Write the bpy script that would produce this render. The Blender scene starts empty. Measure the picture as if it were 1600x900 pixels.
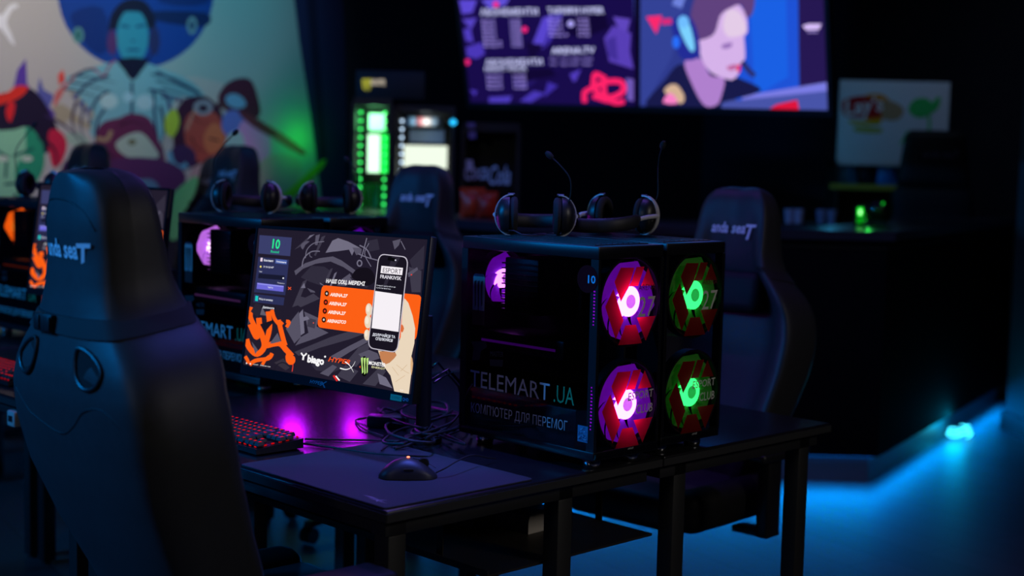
import bpy, bmesh, math, random
from mathutils import Vector, Matrix
random.seed(7)
SC = bpy.context.scene
COL = SC.collection
R = math.radians

# ------------------------------------------------------------------ camera, world, lights, exposure
CAM = Vector((2.0533, -1.6847, 1.4214))
YAW, PITCH, ROLL = R(135.7573), R(5.1757), R(1.3447)
FPX = 50.0 / 36.0 * 1600.0
def cam_axes():
    cy, sy, cp, sp = math.cos(YAW), math.sin(YAW), math.cos(PITCH), math.sin(PITCH)
    F = Vector((cy*cp, sy*cp, -sp)); Rt = Vector((sy, -cy, 0)); U = Rt.cross(F)
    c, s = math.cos(ROLL), math.sin(ROLL)
    return c*Rt + s*U, -s*Rt + c*U, F
RT, UP, FW = cam_axes()
cd = bpy.data.cameras.new('camera'); cam = bpy.data.objects.new('camera', cd); COL.objects.link(cam)
cd.lens = 50; cd.sensor_width = 36; cd.clip_start = 0.05; cd.clip_end = 60
cam.matrix_world = Matrix(((RT.x, UP.x, -FW.x, CAM.x), (RT.y, UP.y, -FW.y, CAM.y), (RT.z, UP.z, -FW.z, CAM.z), (0, 0, 0, 1)))
cd.dof.use_dof = True; cd.dof.focus_distance = 3.15; cd.dof.aperture_fstop = 2.0; cd.dof.aperture_blades = 0
SC.camera = cam
SC.view_settings.view_transform = 'Standard'; SC.view_settings.look = 'None'
SC.view_settings.exposure = 0; SC.view_settings.gamma = 1; SC.view_settings.use_curve_mapping = False
try:
    SC.cycles.use_denoising = True; SC.cycles.sample_clamp_indirect = 4.0; SC.cycles.max_bounces = 8
    SC.cycles.transparent_max_bounces = 16; SC.cycles.caustics_reflective = False; SC.cycles.caustics_refractive = False
except Exception: pass
W = bpy.data.worlds.new('world'); SC.world = W; W.use_nodes = True
W.node_tree.nodes['Background'].inputs[0].default_value = (0.02, 0.03, 0.08, 1); W.node_tree.nodes['Background'].inputs[1].default_value = 0.05

def aim(o, target):
    d = Vector(target) - o.location
    o.rotation_euler = d.to_track_quat('-Z', 'Y').to_euler()
def area(name, loc, target, col, power, sx, sy, spread=180):
    l = bpy.data.lights.new(name, 'AREA'); l.shape = 'RECTANGLE'; l.size = sx; l.size_y = sy; l.energy = power; l.color = col; l.spread = R(spread)
    o = bpy.data.objects.new(name, l); COL.objects.link(o); o.location = loc; aim(o, target); return o
def spot(name, loc, target, col, power, ang, blend=.6, r=.1):
    l = bpy.data.lights.new(name, 'SPOT'); l.energy = power; l.color = col; l.spot_size = R(ang); l.spot_blend = blend; l.shadow_soft_size = r
    o = bpy.data.objects.new(name, l); COL.objects.link(o); o.location = loc; aim(o, target); return o
def point(name, loc, col, power, r=.03, parent=None):
    l = bpy.data.lights.new(name, 'POINT'); l.energy = power; l.color = col; l.shadow_soft_size = r
    o = bpy.data.objects.new(name, l); COL.objects.link(o); o.location = loc; o.parent = parent; return o

# LEDs and lamps of the room, with added fill lights among them
spot('blue_ceiling_led', (-1.45, -2.3, 2.55), (-.35, -.25, 1.22), (0.0, .30, 1.0), 190, 46, 1.0, .12)
area('blue_desk_fill', (-.05, .45, 3.1), (-.25, .22, .75), (.10, .16, 1.0), 3.2, .4, .2, 40)  # added blue fill from overhead to tint the mouse pad
area('blue_wall_led', (-3.2, -3.2, 2.5), (-2.2, .5, .9), (0.0, .3, 1.0), 34, 1.2, .15, 110)
area('neutral_right_fill', (3.9, 1.3, 2.8), (0, .7, .9), (1.0, .93, .85), 4.5, .6, .6, 90)  # unseen warm fill, put in to lift the right-facing sides
area('violet_ceiling_led', (-1.2, 1.2, 3.05), (-1.2, 1.0, 0), (.28, .12, 1.0), 16, 2.4, .2)
area('blue_bar_ceiling_led', (-2.6, 3.2, 3.05), (-1.9, 2.0, 0), (0.0, .3, 1.0), 6, 2.2, .2)
area('neutral_back_fill', (.9, -3.4, 2.4), (-.2, .5, .9), (1.0, .95, .9), 4.5, .5, .5)  # soft fill added behind the camera in place of room ambient
area('crisps_sign_fill', (-2.2, 5.6, 3.0), (-2.6, 6.6, 1.6), (.45, .65, 1.0), .8, .5, .5, 110)  # bluish fill added to brighten the crisps sign
spot('cola_fill', (-2.9, 3.1, 3.05), (-3.65, 3.95, 1.35), (.30, .28, 1.0), 14, 34, 1.0)  # added spot that picks out the cola lettering
spot('mural_lamp', (-3.5, 1.3, 2.95), (-5.2, 1.55, 2.1), (1.0, .93, .88), 95, 78, 1.0)
spot('mural_teal_fill', (-3.7, 2.7, 2.95), (-5.2, 2.85, 2.3), (.18, .75, .95), 42, 66, 1.0)  # teal light put in to tint the right side of the mural
spot('mural_pink_fill', (-3.9, 2.2, .6), (-5.2, 2.75, 1.5), (1.0, .52, .70), 20, 76, 1.0)  # low pinkish light added to redden the painted monkey

# ------------------------------------------------------------------ materials
def lin(c):
    return tuple((v/255/12.92) if v/255 <= .04045 else ((v/255+.055)/1.055)**2.4 for v in c)
_m = {}
def mat(name, col=(.5, .5, .5), rough=.5, metal=0, spec=.5, noise=0, nscale=60, bump=0, coat=0):
    if name in _m: return _m[name]
    m = bpy.data.materials.new(name); m.use_nodes = True; t = m.node_tree; b = t.nodes['Principled BSDF']
    b.inputs['Base Color'].default_value = (*col, 1); b.inputs['Roughness'].default_value = rough; b.inputs['Metallic'].default_value = metal
    b.inputs['Specular IOR Level'].default_value = spec; b.inputs['Coat Weight'].default_value = coat
    if noise or bump:
        tc = t.nodes.new('ShaderNodeTexCoord'); n = t.nodes.new('ShaderNodeTexNoise'); n.inputs['Scale'].default_value = nscale; n.inputs['Detail'].default_value = 5
        t.links.new(tc.outputs['Object'], n.inputs['Vector'])
        if noise:
            mx = t.nodes.new('ShaderNodeMix'); mx.data_type = 'RGBA'
            mx.inputs[6].default_value = (*[c*(1-noise) for c in col], 1); mx.inputs[7].default_value = (*[min(1, c*(1+noise)) for c in col], 1)
            t.links.new(n.outputs['Fac'], mx.inputs[0]); t.links.new(mx.outputs[2], b.inputs['Base Color'])
        if bump:
            bp = t.nodes.new('ShaderNodeBump'); bp.inputs['Strength'].default_value = bump; bp.inputs['Distance'].default_value = .002
            t.links.new(n.outputs['Fac'], bp.inputs['Height']); t.links.new(bp.outputs['Normal'], b.inputs['Normal'])
    _m[name] = m; return m
def emit(col, s=1.0, name=None):
    k = name or 'glow_%d_%d_%d_%g' % (*[int(c) for c in col], s)
    if k in _m: return _m[k]
    m = bpy.data.materials.new(k); m.use_nodes = True; t = m.node_tree; t.nodes.clear()
    e = t.nodes.new('ShaderNodeEmission'); o = t.nodes.new('ShaderNodeOutputMaterial')
    e.inputs[0].default_value = (*lin(col), 1); e.inputs[1].default_value = s; t.links.new(e.outputs[0], o.inputs[0])
    _m[k] = m; return m
def paint(col, rough=.6):
    return mat('paint_%d_%d_%d' % tuple(int(c) for c in col), lin(col), rough, spec=.3)
def glass(name, tint=(.8, .8, .8), rough=.02, refl=1.0):
    if name in _m: return _m[name]
    m = bpy.data.materials.new(name); m.use_nodes = True; t = m.node_tree; t.nodes.clear()
    tr = t.nodes.new('ShaderNodeBsdfTransparent'); tr.inputs[0].default_value = (*tint, 1)
    gl = t.nodes.new('ShaderNodeBsdfGlossy'); gl.inputs['Roughness'].default_value = rough; gl.inputs[0].default_value = (refl, refl, refl, 1)
    fr = t.nodes.new('ShaderNodeFresnel'); fr.inputs[0].default_value = 1.45
    mx = t.nodes.new('ShaderNodeMixShader'); o = t.nodes.new('ShaderNodeOutputMaterial')
    ge = t.nodes.new('ShaderNodeNewGeometry'); sb = t.nodes.new('ShaderNodeMath'); sb.operation = 'SUBTRACT'; sb.inputs[0].default_value = 1
    mu = t.nodes.new('ShaderNodeMath'); mu.operation = 'MULTIPLY'      # only the outer face of a pane mirrors
    t.links.new(ge.outputs['Backfacing'], sb.inputs[1]); t.links.new(fr.outputs[0], mu.inputs[0]); t.links.new(sb.outputs[0], mu.inputs[1])
    t.links.new(mu.outputs[0], mx.inputs[0]); t.links.new(tr.outputs[0], mx.inputs[1]); t.links.new(gl.outputs[0], mx.inputs[2]); t.links.new(mx.outputs[0], o.inputs[0])
    _m[name] = m; return m
def translucent(name, col, emis=None, es=0, alpha=0.0, front=.5):
    if name in _m: return _m[name]
    m = bpy.data.materials.new(name); m.use_nodes = True; t = m.node_tree; t.nodes.clear()
    a = t.nodes.new('ShaderNodeBsdfTranslucent'); b = t.nodes.new('ShaderNodeBsdfDiffuse'); a.inputs[0].default_value = b.inputs[0].default_value = (*col, 1)
    mx = t.nodes.new('ShaderNodeMixShader'); mx.inputs[0].default_value = front; o = t.nodes.new('ShaderNodeOutputMaterial')
    t.links.new(a.outputs[0], mx.inputs[1]); t.links.new(b.outputs[0], mx.inputs[2]); out = mx
    if emis:
        e = t.nodes.new('ShaderNodeEmission'); e.inputs[0].default_value = (*lin(emis), 1); e.inputs[1].default_value = es
        ad = t.nodes.new('ShaderNodeAddShader'); t.links.new(out.outputs[0], ad.inputs[0]); t.links.new(e.outputs[0], ad.inputs[1]); out = ad
    if alpha:
        tp = t.nodes.new('ShaderNodeBsdfTransparent'); m2 = t.nodes.new('ShaderNodeMixShader'); m2.inputs[0].default_value = alpha
        t.links.new(out.outputs[0], m2.inputs[1]); t.links.new(tp.outputs[0], m2.inputs[2]); out = m2
    t.links.new(out.outputs[0], o.inputs[0]); _m[name] = m; return m

BLK = mat('black_plastic', (.012, .012, .014), .4)
BLKM = mat('black_powder_coat', (.014, .014, .014), .55, noise=.2, nscale=300)
DKM = mat('dark_metal', (.02, .02, .022), .35, metal=.6)
DESK = mat('black_desk_laminate', (.010, .010, .012), .27, spec=.5)
DESKE = mat('black_desk_edge', (.028, .028, .028), .5, noise=.15, nscale=120)
ALU = mat('brushed_aluminium', (.85, .85, .88), .4, metal=.3)
CHROME = mat('chrome', (.8, .8, .82), .12, metal=1)
LEATHER = mat('black_leatherette', (.030, .031, .034), .5, noise=.15, nscale=40, bump=.15, spec=.35)
LEATHER2 = mat('black_leatherette_side', (.012, .012, .013), .6, noise=.15, nscale=40, bump=.15, spec=.2)
PADM = mat('mousepad_cloth', (.055, .05, .06), .9, noise=.25, nscale=700, bump=.2, spec=.1)
RUB = mat('black_rubber', (.008, .008, .009), .6)
FOAM = mat('black_foam', (.015, .015, .016), .85, bump=.3, nscale=150)
SGLASS = glass('tinted_side_glass', (.62, .62, .66)); FGLASS = glass('tinted_front_glass', (.8, .8, .82))
CLEAR = glass('clear_glass', (.95, .97, .96))
PALE = mat('pale_plastic', (.55, .5, .45), .5)

# ------------------------------------------------------------------ mesh helpers
class MB:
    def __init__(s): s.bm = bmesh.new(); s.mats = []
    def mi(s, m):
        if m not in s.mats: s.mats.append(m)
        return s.mats.index(m)
    def _set(s, faces, m):
        if m is not None:
            i = s.mi(m)
            for f in faces: f.material_index = i
    def box(s, c, size, m=None, bev=0, seg=2, rot=None):
        g = bmesh.ops.create_cube(s.bm, size=1.0); vs = g['verts']
        M = Matrix.Translation(Vector(c)) @ (rot.to_4x4() if rot else Matrix.Identity(4)) @ Matrix.Diagonal((*size, 1))
        bmesh.ops.transform(s.bm, matrix=M, verts=vs)
        fs = list({f for v in vs for f in v.link_faces})
        if bev:
            es = list({e for v in vs for e in v.link_edges})
            r = bmesh.ops.bevel(s.bm, geom=es, offset=bev, segments=seg, affect='EDGES', profile=.5, clamp_overlap=True)
            fs = list({f for f in fs if f.is_valid} | set(r['faces']))
            vv = {v for f in fs for v in f.verts}; fs = list({f for v in vv for f in v.link_faces})
        s._set(fs, m); return s
    def b2(s, lo, hi, m=None, bev=0, seg=2):
        return s.box([(a+b)/2 for a, b in zip(lo, hi)], [abs(b-a) for a, b in zip(lo, hi)], m, bev, seg)
    def loft(s, loops, m=None, caps=True, closed=True):
        rows = [[s.bm.verts.new(p) for p in L] for L in loops]; fs = []
        n = len(rows[0])
        for a, b in zip(rows, rows[1:]):
            for i in range(n if closed else n-1):
                j = (i+1) % n
                try: fs.append(s.bm.faces.new((a[i], a[j], b[j], b[i])))
                except ValueError: pass
        if caps:
            for r_, rev in ((rows[0], True), (rows[-1], False)):
                try: fs.append(s.bm.faces.new(r_[::-1] if rev else r_))
                except ValueError: pass
        s._set(fs, m); return s
    def tube(s, pts, r, m=None, n=8, caps=True):
        P = [Vector(p) for p in pts]; loops = []; prev = None
        for i, p in enumerate(P):
            d = (P[min(i+1, len(P)-1)] - P[max(i-1, 0)]).normalized()
            if prev is None:
                a = Vector((0, 0, 1)) if abs(d.z) < .9 else Vector((1, 0, 0)); u = d.cross(a).normalized()
            else:
                u = (prev - d*prev.dot(d)).normalized()
            prev = u; v = d.cross(u); rr = r[i] if isinstance(r, (list, tuple)) else r
            loops.append([p + (u*math.cos(2*math.pi*k/n) + v*math.sin(2*math.pi*k/n))*rr for k in range(n)])
        return s.loft(loops, m, caps)
    def cyl(s, p0, p1, r, m=None, n=20, r1=None):
        return s.tube([p0, p1], [r, r if r1 is None else r1], m, n)
    def lathe(s, prof, m=None, n=28, axis='Z', c=(0, 0, 0)):
        loops = []
        for r_, h in prof:
            L = []
            for k in range(n):
                a = 2*math.pi*k/n; x, y = r_*math.cos(a), r_*math.sin(a)
                p = {'Z': (x, y, h), 'X': (h, x, y), 'Y': (y, h, x)}[axis]
                L.append(Vector(p) + Vector(c))
            loops.append(L)
        return s.loft(loops, m, True)
    def prism(s, poly, z0, z1, m=None):
        return s.loft([[(x, y, z0) for x, y in poly], [(x, y, z1) for x, y in poly]], m)
    def face(s, pts, m=None):
        try: s._set([s.bm.faces.new([s.bm.verts.new(p) for p in pts])], m)
        except ValueError: pass
        return s
    def build(s, name, m=None, parent=None, smooth=40, loc=None, rot=None):
        bmesh.ops.recalc_face_normals(s.bm, faces=s.bm.faces) if not getattr(s, 'flat', False) else None
        me = bpy.data.meshes.new(name); s.bm.to_mesh(me); s.bm.free()
        for x in (s.mats or [m]): me.materials.append(x)
        if smooth:
            for p in me.polygons: p.use_smooth = True
            me.set_sharp_from_angle(angle=R(smooth))
        o = bpy.data.objects.new(name, me); COL.objects.link(o); o.parent = parent
        if loc: o.location = loc
        if rot: o.rotation_euler = rot
        return o

def tag(o, label=None, cat=None, group=None, kind=None):
    if label: o['label'] = label
    if cat: o['category'] = cat
    if group: o['group'] = group
    if kind: o['kind'] = kind
    return o
def thing(name, label, cat, loc=(0, 0, 0), rotz=0, group=None):
    o = bpy.data.objects.new(name, None); COL.objects.link(o); o.location = loc; o.rotation_euler = (0, 0, rotz); o.empty_display_size = .1
    return tag(o, label, cat, group)
def kids(o): return [c for c in bpy.data.objects if c.parent == o]
def dup(o, parent=None, **kw):
    c = o.copy(); COL.objects.link(c); c.parent = parent
    for ch in kids(o): dup(ch, c)
    return c
def struct(name, mb, m): return tag(mb.build(name, m), kind='structure')

def spline(pts, n=6, closed=False):
    P = [Vector(p) for p in pts]; out = []; N = len(P)
    for i in range(N if closed else N-1):
        p0 = P[(i-1) % N] if closed or i > 0 else P[0]; p1 = P[i]; p2 = P[(i+1) % N]; p3 = P[(i+2) % N] if closed or i+2 < N else P[-1]
        for k in range(n):
            t = k/n
            out.append(.5*((2*p1) + (p2-p0)*t + (2*p0-5*p1+4*p2-p3)*t*t + (3*p1-p0-3*p2+p3)*t**3))
    if not closed: out.append(P[-1])
    return out

# photo pixel -> ray in the room
def ray(u, v): return FW + RT*((u-800)/FPX) - UP*((v-450)/FPX)
def atd(u, v, t): return CAM + ray(u, v)*t
def onz(u, v, z): d = ray(u, v); return CAM + d*((z-CAM.z)/d.z)
def onx(u, v, x): d = ray(u, v); return CAM + d*((x-CAM.x)/d.x)
def ony(u, v, y): d = ray(u, v); return CAM + d*((y-CAM.y)/d.y)

_txt = {}
def glyphs(text, shear=0, bold=0, res=2):
    k = (text, shear, bold)
    if k in _txt: return _txt[k]
    c = bpy.data.curves.new('lettering', 'FONT'); c.body = text; c.shear = shear; c.offset = bold; c.resolution_u = res
    o = bpy.data.objects.new('lettering', c); COL.objects.link(o); bpy.context.view_layer.update()
    me = bpy.data.meshes.new_from_object(o.evaluated_get(bpy.context.evaluated_depsgraph_get()))
    vs = [(v.co.x, v.co.y) for v in me.vertices]; fs = [tuple(p.vertices) for p in me.polygons]
    bpy.data.objects.remove(o); bpy.data.curves.remove(c); bpy.data.meshes.remove(me)
    x0 = min(v[0] for v in vs); x1 = max(v[0] for v in vs)
    _txt[k] = ([((x-x0)/(x1-x0), y/.72) for x, y in vs], fs); return _txt[k]

class Art:
    """flat artwork on a plane: local X right, local Z up, facing local -Y; M = world matrix of that plane"""
    def __init__(s, M, step=.0002):
        s.M = M; s.I = M.inverted(); s.mb = MB(); s.mb.flat = True; s.L = 0; s.step = step
    def st(s, u, v):
        o = s.I @ CAM; d = s.I.to_3x3() @ ray(u, v); t = -o.y/d.y
        return (o.x + d.x*t, o.z + d.z*t)
    def lp(s, pts, m, dy=0):
        s.L += 1; y = -s.step*s.L - dy
        a = sum(pts[i-1][0]*pts[i][1] - pts[i][0]*pts[i-1][1] for i in range(len(pts)))
        P = pts if a > 0 else pts[::-1]
        s.mb.face([(x, y, z) for x, z in P], m)
    def poly(s, px, m, smooth=0):
        P = [s.st(*p) for p in px]
        if smooth: P = [(q.x, q.y) for q in spline([(a, b, 0) for a, b in P], smooth, True)]
        s.lp(P, m)
    def stroke(s, px, w, m, smooth=5, taper=False):
        P = [Vector((*p, 0)) for p in px]
        if smooth and len(P) > 2: P = spline(P, smooth)
        l, r_ = [], []
        for i, p in enumerate(P):
            d = (P[min(i+1, len(P)-1)] - P[max(i-1, 0)]).normalized(); nrm = Vector((-d.y, d.x, 0))
            ww = w/2*(1 - (.85*i/(len(P)-1) if taper else 0))
            l.append(p + nrm*ww); r_.append(p - nrm*ww)
        s.L += 1; y = -s.step*s.L
        for i in range(len(P)-1):
            q = [s.st(v.x, v.y) for v in (l[i], l[i+1], r_[i+1], r_[i])]
            a = sum(q[k-1][0]*q[k][1] - q[k][0]*q[k-1][1] for k in range(4))
            if a < 0: q = q[::-1]
            s.mb.face([(a_, y, b_) for a_, b_ in q], m)
    def ell(s, u, v, a, b, m, n=24, rot=0):
        c, q = math.cos(rot), math.sin(rot)
        s.poly([(u + a*math.cos(t)*c - b*math.sin(t)*q, v + a*math.cos(t)*q + b*math.sin(t)*c) for t in [2*math.pi*k/n for k in range(n)]], m)
    def rrect(s, q, rad, m, n=5):
        """rounded quad given by pixel corners TL TR BR BL; rad in metres"""
        P = [Vector((*s.st(*p), 0)) for p in q]; out = []
        for i in range(4):
            p, a, b = P[i], P[i-1], P[(i+1) % 4]; d1 = (a-p).normalized()*rad; d2 = (b-p).normalized()*rad
            for k in range(n+1):
                t = k/n; w = (p+d1)*(1-t)**2 + p*2*t*(1-t) + (p+d2)*t*t; out.append((w.x, w.y))
        s.lp(out, m)
    def text(s, body, p0, p1, h, m, shear=0, bold=0.0, dy=0):
        """baseline from pixel p0 to pixel p1, cap height h pixels"""
        a, b = s.st(*p0), s.st(*p1); hh = math.dist(s.st(p0[0], p0[1]), s.st(p0[0], p0[1]-h))
        s.ltext(body, a, b, hh, m, shear, bold)
    def ltext(s, body, a, b, hh, m, shear=0, bold=0.0):
        V, F = glyphs(body, shear, bold); e = (b[0]-a[0], b[1]-a[1]); L = math.hypot(*e); n = (-e[1]/L*hh, e[0]/L*hh)
        s.L += 1; y = -s.step*s.L; i = s.mb.mi(m)
        vs = [s.mb.bm.verts.new((a[0] + e[0]*x + n[0]*z, y, a[1] + e[1]*x + n[1]*z)) for x, z in V]
        for f in F:
            try: s.mb.bm.faces.new([vs[k] for k in f]).material_index = i
            except ValueError: pass
    def build(s, name, parent=None, M=None):
        o = s.mb.build(name, None, parent, smooth=0)
        if M is not None: o.matrix_local = M
        return o

# ------------------------------------------------------------------ the room
FLOOR = mat('dark_floor', (.055, .058, .062), .42, spec=.5, noise=.25, nscale=9, bump=.05)
def floor_material():
    m = bpy.data.materials.new('dark_plank_floor'); m.use_nodes = True; t = m.node_tree; b = t.nodes['Principled BSDF']
    tc = t.nodes.new('ShaderNodeTexCoord'); br = t.nodes.new('ShaderNodeTexBrick'); br.inputs['Scale'].default_value = 1.0
    br.inputs['Brick Width'].default_value = 1.2; br.inputs['Row Height'].default_value = .19; br.inputs['Mortar Size'].default_value = .003
    br.inputs['Color1'].default_value = (.075, .078, .082, 1); br.inputs['Color2'].default_value = (.055, .057, .060, 1); br.inputs['Mortar'].default_value = (.02, .02, .02, 1)
    mp = t.nodes.new('ShaderNodeMapping'); mp.inputs['Rotation'].default_value = (0, 0, R(12))
    t.links.new(tc.outputs['Object'], mp.inputs[0]); t.links.new(mp.outputs[0], br.inputs[0]); t.links.new(br.outputs['Color'], b.inputs['Base Color'])
    b.inputs['Roughness'].default_value = .45
    return m
FLOOR = floor_material()
WALLD = mat('dark_wall_paint', (.011, .013, .030), .8, noise=.1, nscale=8)
CEIL = mat('dark_ceiling_paint', (.01, .01, .012), .9)
XL, XR, YF, YB, ZC = -5.2, 4.6, -4.0, 7.5, 3.2
mb = MB(); mb.b2((XL-.1, YF-.1, -.1), (XR+.1, YB+.1, 0)); struct('floor', mb, FLOOR)
mb = MB(); mb.b2((XL-.1, YF-.1, ZC), (XR+.1, YB+.1, ZC+.1)); struct('ceiling', mb, CEIL)
mb = MB(); mb.b2((XL-.1, YF-.1, 0), (XL, YB+.1, ZC)); struct('wall_left', mb, WALLD)
mb = MB(); mb.b2((XR, YF-.1, 0), (XR+.1, YB+.1, ZC)); struct('wall_right', mb, WALLD)
mb = MB(); mb.b2((XL, YB, 0), (XR, YB+.1, ZC)); struct('wall_back', mb, WALLD)
mb = MB(); mb.b2((XL, YF-.1, 0), (XR, YF, ZC)); struct('wall_front', mb, WALLD)

# ------------------------------------------------------------------ wall mural
def build_mural():
    M = Matrix.Translation((XL + .004, 0, 0)) @ Matrix.Rotation(R(90), 4, 'Z')      # local X = +Y of the room, faces +X
    A = Art(M, .00004); P = paint
    A.poly([(-60, -60), (505, -60), (520, 360), (-60, 360)], P((196, 192, 186)))
    A.poly([(250, -60), (505, -60), (505, 240), (430, 250), (380, 150), (310, 120), (250, 110)], P((168, 190, 186)), 4)
    A.poly([(458, -60), (530, -60), (540, 360), (512, 360), (488, 200)], P((44, 50, 92)), 4)  # navy strip paints in the light falling off at the mural's edge
    A.poly([(474, -60), (490, -60), (510, 250), (500, 250)], P((30, 34, 66)))
    A.ell(212, -14, 122, 122, P((22, 70, 160)), 40)
    A.poly([(232, 18), (322, 20), (318, 42), (240, 32)], P((14, 40, 96)), 3)
    A.poly([(244, -40), (330, -30), (322, 6), (250, 4)], P((18, 50, 120)), 3)
    A.poly([(112, 20), (160, 12), (172, 70), (150, 84), (120, 50)], P((16, 52, 128)), 3)
    A.ell(300, 40, 8, 14, P((120, 160, 170)), 14); A.ell(300, 40, 4, 8, P((40, 70, 110)), 14)
    A.ell(122, 55, 9, 13, P((90, 150, 150)), 14); A.ell(122, 55, 4, 7, P((40, 110, 110)), 14)
    # man with a headset
    A.stroke([(174, 58), (176, 26), (196, 4), (222, 4), (238, 26), (241, 56)], 7, P((22, 24, 58)))
    A.poly([(178, 46), (182, 18), (204, 2), (226, 8), (236, 28), (236, 46), (208, 40)], P((18, 20, 52)), 3)
    A.ell(207, 57, 25, 44, P((56, 158, 182)), 24)
    A.poly([(184, 24), (196, 10), (222, 12), (234, 30), (222, 20), (198, 18)], P((20, 24, 60)), 3)
    for q in ([(188, 42), (202, 44), (202, 40), (190, 38)], [(212, 44), (228, 41), (226, 37), (212, 40)], [(198, 80), (218, 80), (216, 76), (200, 76)], [(203, 62), (212, 63), (208, 66)]):
        A.poly(q, P((24, 92, 130)))
    A.ell(175, 66, 8, 20, P((92, 52, 112)), 18); A.ell(241, 64, 9, 23, P((44, 50, 104)), 18); A.stroke([(236, 84), (230, 96), (220, 97)], 3, P((20, 20, 50)))
    # jacket
    jk = P((130, 190, 200))
    A.poly([(92, 128), (130, 112), (176, 96), (190, 104), (207, 126), (226, 100), (250, 106), (300, 128), (322, 158), (276, 152), (262, 200), (238, 228), (150, 222), (138, 170), (120, 150)], jk, 3)
    A.poly([(184, 92), (230, 92), (220, 112), (207, 126), (194, 110)], P((18, 20, 52)), 2)
    for q in ([(110, 122), (134, 110), (150, 108)], [(120, 150), (138, 130), (170, 118)], [(140, 196), (148, 160), (170, 142)], [(244, 112), (280, 130), (312, 146)], [(232, 140), (260, 150), (268, 190)], [(150, 222), (152, 190), (164, 170)], [(206, 128), (206, 190)], [(240, 140), (242, 190), (246, 220)]):
        A.stroke(q, 4, P((26, 40, 84)))
    for i in range(7):
        A.ell(256+8*i, 150+2*i, 3.2, 4.5, P((60, 60, 110)), 10)
        A.poly([(108+5*i, 146+5*i), (113+5*i, 140+5*i), (124+4*i, 152+5*i), (118+4*i, 160+5*i)], P(((172, 168, 150), (82, 90, 150))[i % 2]))
    A.ell(170, 158, 14, 12, P((186, 220, 220)), 16); A.ell(226, 160, 14, 12, P((180, 214, 220)), 16); A.ell(200, 152, 8, 8, P((170, 214, 224)), 16)
    # chest panels
    A.poly([(150, 214), (160, 192), (186, 184), (205, 177), (232, 184), (244, 210), (256, 260), (196, 300), (150, 270)], P((112, 44, 84)), 4)
    A.poly([(180, 226), (196, 212), (220, 207), (240, 228), (250, 250), (226, 250), (196, 244)], P((186, 202, 186)), 3)
    A.ell(206, 222, 7, 5, P((120, 120, 90)), 12); A.stroke([(150, 216), (166, 218), (174, 204)], 7, P((170, 140, 110)))
    A.poly([(80, 172), (96, 162), (118, 178), (142, 196), (136, 202), (104, 186), (104, 194), (84, 186)], P((178, 166, 140)), 2)
    A.poly([(100, 212), (118, 206), (138, 218), (132, 232), (104, 222)], P((170, 196, 176)), 2)
    A.poly([(84, 168), (86, 146), (98, 134), (120, 118), (104, 136), (96, 150)], P((214, 112, 108)), 3); A.poly([(90, 118), (98, 108), (102, 126), (92, 134)], P((236, 80, 70)))
    A.stroke([(146, 108), (162, 120), (172, 100), (180, 94)], 3, P((170, 50, 100)), 0)
    # left: dark hair, bow, green face
    A.poly([(40, 92), (42, 130), (60, 152), (86, 178), (70, 200), (20, 140)], P((96, 64, 170)), 2)
    A.poly([(62, 120), (68, 140), (84, 150), (70, 172), (58, 150)], P((96, 100, 176)), 2)
    A.poly([(-30, 160), (20, 142), (46, 138), (62, 150), (78, 176), (92, 214), (70, 240), (40, 214), (-30, 210)], P((32, 20, 52)), 3)
    A.poly([(-20, 150), (8, 146), (26, 134), (44, 136), (34, 150), (12, 160), (-20, 168)], P((240, 52, 40)), 3); A.poly([(14, 158), (24, 164), (16, 192), (8, 176)], P((236, 40, 48)), 2)
    A.poly([(76, 205), (92, 204), (104, 222), (98, 250), (84, 262), (76, 236)], P((214, 36, 74)), 3)
    A.poly([(-40, 204), (0, 204), (24, 202), (40, 198), (58, 210), (68, 232), (68, 262), (54, 290), (36, 312), (-40, 318)], P((150, 214, 172)), 3)
    A.poly([(40, 198), (58, 210), (68, 232), (68, 262), (52, 292), (34, 314), (26, 290), (24, 262), (40, 236)], P((44, 160, 120)), 3)
    for q in ([(-6, 234), (6, 242), (14, 246)], [(20, 244), (36, 238), (52, 232)], [(10, 252), (8, 278)], [(6, 288), (28, 286)]): A.stroke(q, 4, P((20, 90, 84)))
    A.ell(4, 248, 9, 5, P((206, 220, 200)), 12); A.ell(42, 248, 9, 5, P((206, 220, 200)), 12)
    # white winged mark at the far left
    A.poly([(-14, 20), (2, 24), (14, 8), (26, 6), (28, 12), (20, 14), (10, 34), (16, 50), (23, 70), (16, 66), (0, 44), (-14, 40)], P((246, 246, 246)), 2)
    # monkey with goggles
    A.poly([(270, 218), (274, 176), (290, 154), (318, 150), (334, 160), (346, 176), (352, 220), (334, 250), (300, 262), (276, 246)], P((70, 30, 58)), 4)
    A.poly([(288, 214), (290, 186), (306, 172), (328, 172), (344, 186), (354, 212), (340, 238), (316, 254), (296, 240)], P((196, 84, 74)), 4)
    A.poly([(320, 206), (334, 192), (350, 206), (346, 232), (326, 240), (318, 224)], P((224, 124, 84)), 3)
    A.ell(317, 168, 15, 12, P((164, 166, 178)), 20); A.ell(317, 169, 8, 6, P((60, 34, 60)), 16)
    A.stroke([(304, 172), (296, 190), (290, 204)], 4, P((210, 150, 130))); A.stroke([(326, 216), (342, 220)], 3, P((110, 40, 50)), 0)
    A.ell(284, 246, 22, 20, P((74, 44, 92)), 16); A.stroke([(264, 236), (268, 252), (280, 262), (292, 256)], 8, P((112, 176, 206)))
    # monkey in profile at the right
    A.poly([(340, 154), (352, 132), (374, 122), (392, 126), (402, 150), (406, 178), (392, 186), (372, 176), (352, 172)], P((86, 36, 60)), 4)
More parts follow.
